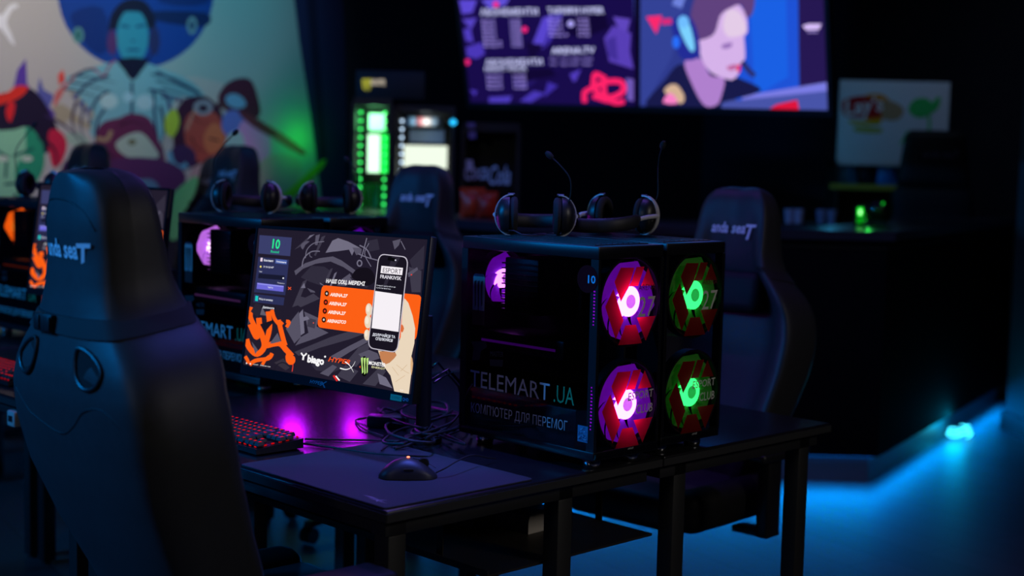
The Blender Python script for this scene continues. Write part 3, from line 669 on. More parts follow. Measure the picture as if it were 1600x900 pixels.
        A.lp([(x0, za), (x1, za), (x1, za+.034), (x0, za+.034)], mat('sticker_brown', (.05, .012, .012), .5)); A.lp([(x0+.003, zb-.006), (x1-.003, zb-.006), (x1-.006, zb), (x0+.006, zb)], mat('sticker_cap', (.04, .03, .06), .4))
        for i, dz in enumerate((0, -.012, .003)):
            xx = x0 + .008 + i*.011; A.lp([(xx-.003, zb-.018), (xx+.004, zb-.015), (xx+.003, zb-.05), (xx+.004, za+.046+dz), (xx, za+.040+dz), (xx-.001, zb-.05), (xx-.003, zb-.028)], mat('sticker_black', (.006, .006, .006), .5))
        A.ltext('MONSTER', (x0+.003, za+.036), (x1-.003, za+.036), .006, mat('sticker_ink', (.3, .28, .35), .5)); A.build('can_sticker', p, LM)
        A = Art(LM)
        for q in ([(-.395, .245), (-.345, .25), (-.34, .238), (-.36, .226), (-.365, .205), (-.39, .2), (-.386, .23)], [(-.33, .21), (-.285, .214), (-.287, .198), (-.328, .195)]): A.lp(q, mat('faint_sticker', (.022, .022, .026), .5))
        A.ltext('MASTER', (-.328, .218), (-.284, .221), .012, mat('faint_ink', (.05, .05, .055), .5)); A.build('faint_sticker', p, LM)
        A = Art(LM); A.lp([(-.047, .064), (-.017, .064), (-.017, .100), (-.047, .100)], mat('blue_sticker', (.05, .24, .42), .5))
        for i in range(26):
            x, z = -.045+random.random()*.024, .066+random.random()*.03; A.lp([(x, z), (x+.004, z+.001), (x+.003, z+.004)], mat('pale_blue_ink', (.25, .55, .75), .5) if i % 2 else mat('navy_ink', (.01, .05, .12), .5))
        A.build('square_sticker', p, LM)
    return p
ZD = .75
pcs = [pc('gaming_computer', 'glass computer with violet fans and red emblems at the near end of the row', (.018, .5536, ZD), 1, PURP, PURP),
       pc('gaming_computer', 'glass computer with green fans at the right end of the far desk', (-.002, .803, ZD), -1, GREN, GREN, (3.2, .03), (2, .1), False, words=False),
       pc('gaming_computer', 'violet lit glass computer standing behind the bright monitor', (-1.244, .5536, ZD), 1, PURPD, ((228, 130, 255), (255, 200, 255)), (60, .3), (9, 1.7), emblem=False),
       pc('gaming_computer', 'violet lit computer on the far desk seen above the monitor top right', (-1.262, .803, ZD), -1, PURPD, PURP, (40, .4), (2, .2), False, words=False, nb=7, emblem=False),
       pc('gaming_computer', 'orange lit computer at the left edge beside the nearest chair', (-2.545, .5536, ZD), 1, ORNG, ORNG, (1.5, .06), (7, 2.4)),
       pc('gaming_computer', 'dark computer on the far desk at the mural end of the row', (-2.525, .803, ZD), -1, PURP, PURP, (1, .1), (1, .1), False, words=False)]

# ------------------------------------------------------------------ monitors
def ribs(A, seedpolys, E):
    for q, c in seedpolys: A.poly(q, E(c))
def screen_art(A, hw, hh):
    """wallpaper with the club's page; drawn in the pixels of the photographed monitor"""
    E = emit; S = lambda x, y: (360+x/3, 340+y/3)
    T = lambda P: [S(*p) for p in P]
    A.lp([(-hw, -hh), (hw, -hh), (hw, hh), (-hw, hh)], E((33, 28, 44)))
    g1, g2, g3, g4 = (86, 82, 100), (62, 58, 74), (112, 108, 128), (48, 44, 60)
    for c, P in ((g3, [(446, 165), (478, 108), (505, 96), (552, 112), (608, 142), (602, 160), (580, 156), (570, 178), (556, 150), (500, 158), (478, 160)]), (g1, [(608, 142), (616, 148), (612, 170), (590, 176), (572, 140)]),
                 (g2, [(300, 150), (360, 96), (384, 82), (340, 130)]), (g3, [(372, 84), (396, 78), (360, 104)]), (g1, [(400, 84), (420, 78), (408, 130), (396, 128)]), (g2, [(428, 90), (446, 84), (400, 180), (392, 176)]),
                 (g1, [(300, 250), (350, 214), (420, 190), (480, 182), (520, 200), (590, 250), (640, 290), (610, 286), (530, 232), (470, 206), (400, 216), (340, 240), (306, 270)]), (g4, [(330, 280), (380, 226), (440, 230), (470, 250), (430, 320), (370, 300)]),
                 (g2, [(440, 300), (470, 240), (480, 238), (452, 310)]), (g1, [(520, 290), (560, 262), (580, 300), (540, 320), (500, 318)]), (g3, [(488, 262), (500, 254), (474, 320), (464, 326)]), (g4, [(560, 280), (600, 262), (660, 300), (640, 330), (590, 318)]),
                 (g2, [(290, 420), (340, 300), (360, 290), (330, 370), (372, 380), (320, 410)]), (g3, [(330, 330), (346, 306), (352, 330)]), (g1, [(360, 330), (395, 345), (398, 352), (376, 350)]), (g2, [(300, 400), (390, 356), (420, 380), (330, 420)]),
                 (g1, [(296, 470), (320, 440), (330, 560), (300, 590), (260, 520)]), (g3, [(322, 450), (340, 430), (348, 540), (330, 552)]), (g1, [(346, 440), (412, 470), (404, 510), (460, 540), (400, 566), (330, 590), (304, 600), (330, 560), (366, 540)]), (g2, [(366, 470), (402, 480), (396, 520), (360, 510)]),
                 (g3, [(330, 470), (360, 462), (372, 476), (340, 486)]), (g2, [(300, 630), (470, 560), (600, 520), (640, 540), (560, 570), (420, 610), (320, 648)]), (g1, [(470, 650), (560, 600), (640, 560), (650, 580), (560, 630), (500, 668)]), (g2, [(540, 680), (600, 610), (660, 580), (640, 640), (590, 700)]),
                 (g4, [(380, 690), (470, 660), (540, 700), (470, 730), (400, 715)]), (g1, [(420, 730), (480, 690), (500, 700), (460, 744)]), (g2, [(500, 742), (540, 690), (600, 720), (560, 770)]), (g1, [(600, 640), (650, 620), (690, 636), (700, 660), (640, 680)]),
                 (g2, [(620, 780), (700, 700), (730, 720), (680, 790)]), (g3, [(690, 730), (730, 750), (760, 800), (700, 780)]), (g4, [(840, 200), (910, 130), (905, 240), (860, 260)]), (g2, [(836, 230), (896, 250), (892, 350), (850, 350)]), (g1, [(832, 260), (876, 232), (880, 244), (836, 280)]), (g1, [(760, 110), (800, 100), (790, 130), (770, 150)]), (g4, [(640, 110), (690, 100), (700, 150), (650, 160)])):
        A.poly(T(P), E(c))
    A.poly(T([(330, 130), (350, 112), (372, 112), (352, 128), (340, 150)]), E(g1), 2)
    for P, w in (([(352, 190), (360, 150), (392, 120), (440, 112)], 3), ([(336, 230), (346, 190), (380, 160), (420, 158)], 4), ([(372, 168), (374, 182), (384, 186)], 2), ([(606, 130), (640, 150), (660, 190)], 5), ([(640, 96), (620, 170), (612, 190)], 4), ([(600, 170), (640, 186), (690, 200)], 4), ([(650, 120), (630, 170), (660, 230)], 3), ([(820, 150), (800, 110)], 3)):
        A.stroke(T(P), w/3*1.2, E(g3))
    A.ell(*S(606, 214), 4.5, 5.5, E(g3)); A.ell(*S(606, 214), 2.5, 3.4, E((33, 28, 44)))
    A.poly(T([(570, 280), (584, 250), (610, 236), (650, 238), (672, 262), (676, 300), (640, 320), (600, 300)]), E((20, 16, 26)), 4)
    A.stroke(T([(428, 314), (420, 306), (440, 320)]), 1, E(g3), 0)
    # orange lettering
    og = E((252, 96, 22))
    A.poly(T([(86, 412), (106, 420), (98, 470), (112, 480), (84, 500), (70, 540), (62, 640), (62, 690)]), E((72, 68, 82)), 0)
    for P, w in (([(100, 420), (96, 470), (130, 540), (120, 560), (92, 500)], 22), ([(76, 570), (90, 610), (126, 640), (160, 600), (140, 520), (134, 470)], 26), ([(178, 440), (184, 520), (160, 610)], 24), ([(196, 432), (206, 470), (230, 500), (246, 490)], 17),
                 ([(170, 600), (230, 590), (262, 620), (290, 650)], 26), ([(226, 480), (246, 560), (258, 600)], 22), ([(262, 486), (276, 490), (264, 514)], 16), ([(90, 690), (120, 670), (180, 660), (196, 636)], 18), ([(150, 690), (170, 660), (200, 640)], 14), ([(70, 650), (82, 670), (84, 684)], 16)):
        A.stroke(T(P), w/3, og)
    A.stroke(T([(288, 650), (294, 690), (290, 722)]), 3/3*1.3, E((226, 60, 50)))
    A.poly(T([(262, 640), (300, 650), (304, 676), (288, 690), (264, 680)]), og, 3)
    for P, c in (([(140, 500), (200, 480), (206, 486), (160, 540)], (26, 22, 36)), ([(186, 590), (222, 540), (238, 580), (200, 590)], (90, 86, 104)), ([(100, 580), (130, 620), (118, 640)], (90, 86, 104)), ([(96, 440), (120, 400), (150, 410), (130, 470)], (40, 36, 50)), ([(150, 420), (170, 460), (140, 456)], (96, 92, 108)), ([(206, 680), (250, 660), (284, 700), (260, 716)], (54, 48, 60))):
        A.poly(T(P), E(c))
    A.stroke(T([(206, 716), (220, 690), (250, 680), (280, 700), (284, 716)]), 5/3, E((30, 26, 40)))
    # booking panel
    pb = E((58, 62, 106)); pd = E((44, 48, 88)); wh = E((232, 234, 246))
    A.poly(T([(138, 82), (289, 94), (281, 181), (132, 168)]), pb); A.text('10', S(196, 143), S(231, 147), 44/3, E((40, 240, 150)), 0, .02); A.text('Round', S(190, 164), S(228, 167), 11/3, E((30, 200, 140)), 0, .03)
    A.poly(T([(132, 184), (276, 198), (258, 364), (112, 350)]), pd)
    A.poly(T([(143, 188), (153, 189), (151, 206), (141, 205)]), E((236, 214, 232))); A.text('Баланс', S(158, 204), S(202, 208), 9/3, wh, 0, .03); A.poly(T([(213, 194), (267, 200), (265, 220), (211, 214)]), E((74, 96, 168))); A.text('Поповнити', S(217, 209), S(262, 214), 6.5/3, wh, 0, .03)
    A.ell(*S(143, 230), 1.3, 1.6, E((250, 230, 120))); A.text('3 9:12:47', S(156, 234), S(204, 238), 7.5/3, wh, 0, .02); A.text('Тариф', S(134, 254), S(153, 257), 5.5/3, wh)
    A.poly(T([(134, 262), (256, 272), (253, 294), (131, 284)]), E((24, 26, 48))); A.ell(*S(249, 284), 1.2, 1.3, wh); A.text('Показати', S(221, 308), S(254, 312), 5.5/3, wh)
    A.poly(T([(127, 305), (252, 320), (249, 348), (124, 334)]), E((108, 104, 214))); A.poly(T([(128, 307), (250, 321), (250, 326), (128, 312)]), E((150, 150, 240))); A.text('Увійти', S(176, 330), S(200, 333), 8/3, wh)
    A.poly(T([(114, 358), (255, 375), (250, 412), (109, 396)]), pd); A.poly(T([(119, 366), (132, 368), (130, 392), (117, 390)]), E((30, 200, 196))); A.text('Вхід по номеру', S(136, 384), S(200, 392), 8/3, wh, 0, .02)
    A.poly(T([(148, 412), (214, 420), (210, 432), (146, 424)]), E((18, 18, 26))); A.text('Допомога', S(152, 424), S(206, 430), 9/3, wh, 0, .03)
    A.stroke(T([(272, 326), (286, 338)]), 1.1, E((250, 90, 40)), 0); A.stroke(T([(286, 326), (272, 338)]), 1.1, E((250, 90, 40)), 0)
    A.ell(*S(850, 268), 1.2, 1.2, E((230, 60, 50)), 10); A.ell(*S(391, 494), 1, 1, E((230, 90, 70)), 10)
    # orange card with the phone
    A.rrect(T([(430, 316), (900, 364), (872, 578), (408, 514)]), .014, og)
    A.text('НАШІ СОЦ. МЕРЕЖІ', S(449, 305), S(632, 319), 17/3, E((250, 248, 250)), .15, .035)
    for i, s in enumerate(('ARENA.27', 'ARENA.27', 'ARENA.27', 'ARENA27CO')):
        x, y = 453-4.5*i, 356+41*i; A.ell(*S(x, y), 3.4, 4.4, E((40, 14, 10))); A.ell(*S(x, y), 1.5, 1.9, E((230, 60, 40) if i in (1, 2) else (214, 210, 210)), 10)
        A.text(s, S(x+14, y+11), S(x+(98 if i < 3 else 104), y+19), 15/3, E((255, 240, 230)), .2, .04)
    sk = E((234, 214, 188)); sk2 = E((214, 184, 150)); 
    for x, y, a, b in ((651, 432, 5.2, 10), (646, 488, 5.4, 10.5), (642, 550, 4.6, 8.6)): A.ell(*S(x, y), a, b, sk, 20); A.ell(*S(x-4, y-6), a*.5, b*.55, E((246, 232, 214)), 14)
    A.poly(T([(818, 378), (836, 400), (856, 460), (868, 520), (864, 590), (850, 650), (856, 680), (838, 828), (772, 822), (752, 740), (716, 690), (694, 622), (770, 640), (800, 560), (806, 470), (812, 400)]), sk, 0)
    for q, c in (([(700, 628), (776, 634), (770, 660), (724, 690)], (196, 128, 84)), ([(806, 500), (816, 520), (806, 540), (800, 520)], (220, 110, 60)), ([(850, 650), (858, 684), (850, 740), (846, 690)], (222, 176, 130))): A.poly(T(q), E(c), 2)
    for q in ([(760, 700), (790, 740)], [(780, 690), (820, 720), (840, 730)], [(800, 720), (830, 690)], [(776, 770), (820, 740)]): A.stroke(T(q), .8, sk2)
    ph = T([(697, 168), (838, 184), (786, 636), (644, 612)])
    A.rrect(ph, .020, E((196, 190, 204))); A.rrect(T([(700, 173), (833, 188), (782, 631), (648, 608)]), .018, E((24, 20, 32)))
    A.poly(T([(760, 180), (800, 184), (760, 250), (730, 330), (716, 330)]), E((44, 40, 54)))
    A.stroke(T([(740, 192), (776, 199)]), 16/3, E((8, 8, 12)), 0); A.ell(*S(776, 200), 1.2, 1.3, E((214, 210, 230)), 10)
    A.poly(T([(710, 226), (811, 236), (807, 270), (706, 260)]), E((246, 240, 246))); A.text('ESPORT', S(716, 256), S(802, 265), 22/3, E((36, 30, 44))); A.text('FRANKIVSK', S(704, 284), S(803, 294), 17/3, E((240, 236, 246)), 0, .015)
    A.text('Скануй і долучайся до', S(687, 320), S(776, 329), 6/3, wh); A.text('спільноти', S(686, 331), S(752, 338), 6/3, wh)
    A.poly(T([(681, 344), (806, 362), (790, 536), (664, 518)]), E((246, 240, 246)))
    A.text('ДОЛУЧАЙСЯ ТА', S(668, 553), S(774, 566), 12/3, wh, 0, .03); A.text('СПІЛКУЙСЯ', S(682, 573), S(762, 583), 12/3, wh, 0, .03)
    # sponsors
    wt = E((250, 248, 250))
    A.stroke(T([(334, 634), (342, 646), (350, 646), (360, 636)]), 7/3, wt); A.stroke(T([(346, 646), (342, 668)]), 8/3, wt, 0); A.text('biago', S(362, 676), S(440, 690), 33/3, wt, 0, .05); A.ell(*S(446, 652), 1.5, 1.7, wt, 10)
    A.text('HYPER', S(460, 673), S(562, 689), 22/3, E((250, 84, 26)), .3, .02); A.stroke(T([(516, 706), (546, 712), (572, 700), (588, 674)]), 6/3, wt, 5, True); A.stroke(T([(540, 676), (562, 694), (580, 726)]), 6/3, wt, 5, True)
    A.ell(*S(630, 697), 6, 16, E((8, 10, 8)), 20)
    for i in range(3): A.poly(T([(614+13*i, 658+i), (624+13*i, 655+i), (622+12*i, 690), (626+10*i, 728-4*abs(i-1)), (619+11*i, 736-4*abs(i-1)), (617+12*i, 690)]), E((190, 232, 130)))
    A.text('MONSTER', S(650, 688), S(730, 700), 17/3, wt, 0, .03); A.text('ENERGY', S(664, 704), S(728, 714), 9/3, E((224, 220, 170)), 0, .02)
    A.stroke(T([(486, 740), (504, 766)]), 3.2, E((220, 40, 40)), 0); A.stroke(T([(496, 742), (514, 764)]), 2, wt, 0); A.poly(T([(606, 700), (612, 694), (612, 706)]), E((240, 90, 40)))
    for x in (78, 96): A.ell(*S(x, 683+(x-78)*.15), 1.1, 1.2, wt, 10)
    A.text('12:00', S(110, 690), S(132, 693), 5/3, wt); A.text('Завантаж', S(142, 694), S(190, 702), 5/3, wt); A.text('8:00', S(797, 810), S(812, 812), 5/3, E((255, 255, 255)))
mon_c, mon_yaw, mon_tilt, mon_roll = Vector((-.563, .282, 1.076)), .052, .133, .009
def mon_matrix(c, yaw, tilt, roll):
    ux = Vector((math.cos(yaw), math.sin(yaw), 0)); n = Vector((math.sin(yaw), -math.cos(yaw), 0)); up = Vector((0, 0, 1))*math.cos(tilt) - n*math.sin(tilt)
    return frame_matrix(c, ux*math.cos(roll)+up*math.sin(roll), -ux*math.sin(roll)+up*math.cos(roll))
def monitor(label, M, base, shared=None):
    w, h = .597, .336; t = thing('monitor', label, 'monitor', group='monitors on the near row'); t.matrix_world = M
    b = .007; chin = .021
    mb = MB(); mb.b2((-w/2-b, .0015, -h/2-chin), (w/2+b, .022, h/2+b), BLK, .004); mb.box((0, .035, -.02), (.3, .03, .2), BLK, .01); mb.build('housing', BLK, t)
    mb = MB()
    for lo, hi in (((-w/2-b, -.002, -h/2-chin), (w/2+b, .0015, -h/2)), ((-w/2-b, -.002, h/2), (w/2+b, .0015, h/2+b)), ((-w/2-b, -.002, -h/2), (-w/2, .0015, h/2)), ((w/2, -.002, -h/2), (w/2+b, .0015, h/2))): mb.b2(lo, hi)
    bz = mb.build('bezel', mat('bezel_black', (.012, .012, .015), .85, spec=.05), t)
    if shared:
        s = bpy.data.objects.new('screen', shared); COL.objects.link(s); s.parent = t
    else:
        A = Art(M, .00001); screen_art(A, w/2-.0005, h/2-.0005); s = A.build('screen', t); trim(s, w/2-.0004, h/2-.0004)
    A = Art(M @ Matrix.Translation((0, -.0022, 0))); A.ltext('HYPER', (-.040, -h/2-.014), (.005, -h/2-.014), .008, mat('logo_grey', (.12, .16, .22), .4), .3, .02)
    A.lp([(-.004, -h/2-.016), (.0, -h/2-.016), (.022, -h/2-.004), (.017, -h/2-.004)], mat('logo_grey')); A.lp([(.002, -h/2-.006), (.006, -h/2-.006), (.018, -h/2-.019), (.013, -h/2-.019)], mat('logo_grey')); A.build('maker_logo', t, Matrix.Translation((0, -.0022, 0)))
    A = Art(M @ Matrix.Translation((0, -.0022, 0))); A.lp([(w/2-.062, -h/2-.019), (w/2-.026, -h/2-.019), (w/2-.026, -h/2-.006), (w/2-.062, -h/2-.006)], mat('green_sticker', (.02, .34, .20), .5)); A.ltext('G-SYNC', (w/2-.058, -h/2-.015), (w/2-.031, -h/2-.015), .006, mat('dark_green_ink', (.01, .14, .08), .5))
    A.ltext('QHD', (w/2-.023, -h/2-.016), (w/2-.004, -h/2-.016), .007, mat('logo_blue', (.1, .3, .5), .5)); A.build('energy_sticker', t, Matrix.Translation((0, -.0022, 0)))
    # clamp arm: world-space parts made local to the monitor
    I = M.inverted(); bx, by = base; k = M @ Vector((0, .05, -.02)); q = lambda *p: I @ Vector(p)
    mb = MB(); mb.tube([q(bx, by, ZD+.001), q(bx, by, ZD+.012)], .045, BLKM, 24); mb.tube([q(bx, by, ZD+.012), q(bx, by, ZD+.30)], .018, BLKM, 16); ar = mb.build('stand_pole', BLKM, t)
    mb = MB(); mb.tube([q(bx, by, ZD+.28), q((bx+k.x)/2+.05, by-.03, ZD+.29), q(k.x, k.y+.03, k.z)], .016, BLKM, 12); mb.build('stand_arm', BLKM, t)
    return t
first = monitor('bright monitor with an orange card and phone picture at the near end of the row', mon_matrix(mon_c, mon_yaw, mon_tilt, mon_roll), (-.47, .49))
monitor('monitor half hidden behind the headrest of the nearest gaming chair', mon_matrix(Vector((-2.034, .477, 1.137)), .204, .149, .0), (-1.90, .66), [c for c in kids(first) if c.name.startswith('screen')][0].data)

# ------------------------------------------------------------------ keyboards, mouse pad, mouse
KEYM = mat('keycap_black', (.022, .022, .025), .45)
LEGEND = emit((255, 14, 24), .85); UNDER = emit((255, 10, 16), .5)
def keyboard(label, loc, rz):
    k = thing('keyboard', label, 'keyboard', loc, rz, 'red lit keyboards'); W_, D_ = .356, .128
    mb = MB(); mb.loft([[(x, y, z) for x, y, z in ((-W_/2, -D_/2, .004), (W_/2, -D_/2, .004), (W_/2, D_/2, .004), (-W_/2, D_/2, .004))],
                        [(x, y, z) for x, y, z in ((-W_/2, -D_/2, .016), (W_/2, -D_/2, .016), (W_/2, D_/2, .026), (-W_/2, D_/2, .026))]]); mb.build('case', BLK, k, 20)
    mb = MB(); s_ = .010/D_
    zz = lambda y: .016 + (y+D_/2)*s_
    mb.loft([[(x, y, zz(y)+.0006) for x, y in ((-W_/2+.006, -D_/2+.006), (W_/2-.006, -D_/2+.006), (W_/2-.006, D_/2-.006), (-W_/2+.006, D_/2-.006))],
             [(x, y, zz(y)+.0012) for x, y in ((-W_/2+.006, -D_/2+.006), (W_/2-.006, -D_/2+.006), (W_/2-.006, D_/2-.006), (-W_/2+.006, D_/2-.006))]])
    mb.build('backlight_plate', mat('plate_red', (.05, .008, .008), .4), k)
    for x in (-W_/2+.03, W_/2-.03):
        for y in (-D_/2+.012, D_/2-.012):
            mb = MB(); mb.box((x, y, .002), (.03, .008, .004), RUB); mb.build('foot', RUB, k)
    mb = MB()
    for i in range(17):
        x = -W_/2+.016+i*.0203
        for y in (-D_/2+.0075, D_/2-.0065): mb.b2((x-.004, y-.0006, zz(y)+.001), (x+.004, y+.0006, zz(y)+.0045))
    for y in (-.035, -.015, .005, .025): mb.b2((W_/2-.0075, y-.004, zz(y)+.001), (W_/2-.0065, y+.004, zz(y)+.0045))
    mb.build('edge_glow', UNDER, k)
    u = .0190; meshes = {}
    rows = [[1]*5+[0]*0+[1]*8+[1]*3, [1]*13+[2]+[1]*3, [1.5]+[1]*12+[1.5]+[1]*3, [1.75]+[1]*11+[2.25], [2.25]+[1]*10+[2.75, -1, 1], [1.25]*3+[6.25]+[1.25]*4+[1]*3]
    for ri, row in enumerate(rows):
        y = D_/2-.016 - ri*.0195; x = -W_/2+.010
        if ri == 0: gaps = {1: .55, 5: .3, 9: .3, 13: .25}
        else: gaps = {}
        nav = len(row)-3
        for ci, wd in enumerate(row):
            if ri == 0 and ci in gaps: x += gaps[ci]*u*.9
            if wd < 0: x = -W_/2+.010 + (15.25+1)*u; continue
            if ri in (1, 2, 5) and ci == nav: x = -W_/2+.010 + 15.25*u
            w = wd*u-.0022
            if wd not in meshes:
                mb = MB(); a, b, t = w/2, .0084, .0085
                mb.loft([[(-a, -b, 0), (a, -b, 0), (a, b, 0), (-a, b, 0)], [(-a, -b, .002), (a, -b, .002), (a, b, .002), (-a, b, .002)], [(-a+.0022, -b+.0025, t), (a-.0022, -b+.0025, t), (a-.0022, b-.0012, t), (-a+.0022, b-.0012, t)]], KEYM)
                lw = min(.0040, a*.5)
                mb.face([(-lw, .0006, t+.0002), (lw, .0006, t+.0002), (lw, .0058, t+.0002), (-lw, .0058, t+.0002)], LEGEND)
                o = mb.build('key', None, k, 0); meshes[wd] = o.data
            else:
                o = bpy.data.objects.new('key', meshes[wd]); COL.objects.link(o); o.parent = k
            o.location = (x + w/2, y, zz(y)+.0042); o.rotation_euler = (math.atan(s_), 0, 0)
            x += wd*u
    mb = MB(); mb.tube(spline([(W_/2-.05, D_/2-.001, .012), (W_/2-.04, D_/2+.02, .006), (W_/2+.03, D_/2+.05, .0045), (W_/2+.16, D_/2+.09, .0045), (W_/2+.25, D_/2+.16, .0045)], 6), .0026); mb.build('cable', RUB, k)
    return k
keyboard('red backlit black keyboard on the near desk below the bright monitor', (-.742, .148, ZD+.0005), R(0))
keyboard('red backlit keyboard at the left edge of the photo beside the nearest chair', (-1.935, .125, ZD+.0005), R(0))

pd = thing('mouse_pad', 'black cloth mouse pad on the near corner of the desk', 'mouse pad', (-.262, .206, ZD+.0003), 0)
def rr(w, d, r, n=6):
    out = []
    for cx, cy, a0 in ((w/2-r, d/2-r, 0), (-w/2+r, d/2-r, 90), (-w/2+r, -d/2+r, 180), (w/2-r, -d/2+r, 270)):
        for k in range(n+1): a = R(a0+90*k/n); out.append((cx+r*math.cos(a), cy+r*math.sin(a)))
    return out
mb = MB(); mb.prism(rr(.494, .40, .012), 0, .0038); mb.build('cloth', PADM, pd, 30)
mb = MB(); lo = [[(x, y, .0024+.0018*math.sin(q)) for x, y in rr(.494+.0028*math.cos(q), .40+.0028*math.cos(q), .013)] for q in [2*math.pi*i/8 for i in range(9)]]
mb.loft(lo, None, False); mb.build('stitched_edge', mat('stitching', (.02, .02, .024), .7), pd)
A = Art(Matrix.Identity(4)); g_ = mat('pad_print', (.20, .19, .24), .6)
A.lp([(.165, -.178), (.19, -.17), (.205, -.158), (.196, -.172), (.20, -.184), (.19, -.176)], g_); A.lp([(.20, -.178), (.225, -.176), (.20, -.174)], g_); A.lp([(.14, -.170), (.17, -.172), (.19, -.168), (.165, -.166)], g_)
A.build('printed_mark', pd, Matrix.Translation((0, 0, .0039)) @ Matrix.Rotation(R(-90), 4, 'X'))
def mouse(label, loc, rz):
    m = thing('mouse', label, 'mouse', loc, rz); loops = []
    L = .122; N = 14
    for i in range(N+1):
        t = i/N; y = -L/2 + L*t; e = max(0.02, 1-abs(2*t-1)**3.2)**.5
        hw = (.033 - .004*math.sin(math.pi*t))*e + .0005; h = .002 + (.039*math.sin(math.pi*min(1, (t*.86+.1)))**.8)*(e**.8)
        loops.append([(hw*math.cos(a)*(1 if math.sin(a) < .5 else .96), y, .001 + h*max(0, math.sin(a))**.75) for a in [math.pi*k/12 for k in range(13)]])
    mb = MB(); mb.loft(loops, None, True); b = mb.build('shell', mat('mouse_plastic', (.02, .02, .023), .45), m, 60)
    mb = MB(); mb.tube([(0, .010, .041), (0, .03, .037), (0, .058, .020)], .0007); mb.build('button_split', RUB, b)
    mb = MB(); mb.lathe([(.001, -.004), (.010, -.004), (.011, 0), (.010, .004), (.001, .004)], None, 20, 'X', (0, .032, .031)); wl = mb.build('scroll_wheel', RUB, m)
    mb = MB(); mb.lathe([(.0112, -.0012), (.0117, 0), (.0112, .0012)], None, 20, 'X', (0, .032, .031)); mb.build('wheel_ring', mat('wheel_rubber', (.03, .03, .03), .5), wl)
    mb = MB(); mb.lathe([(.0002, .0), (.0034, .0003), (.0030, .0018), (.0002, .0024)], None, 14, c=(0, .0, .0425)); mb.build('led_dot', emit((255, 120, 90), 4), m)
    for s_ in (-1, 1):
        mb = MB(); mb.box((s_*.0315, .0, .022), (.003, .02, .006), BLK, .001); mb.build('side_button', BLK, m)
    mb = MB(); mb.tube(spline([(0, .058, .010), (.0, .078, .020), (-.025, .105, .030), (-.08, .14, .030), (-.14, .18, .012), (-.17, .20, .004)], 6), .0017); mb.build('cable', RUB, m)
    return m
mouse('black mouse with a lit dot on the mouse pad', (-.185, .205, ZD+.0045), R(-38))

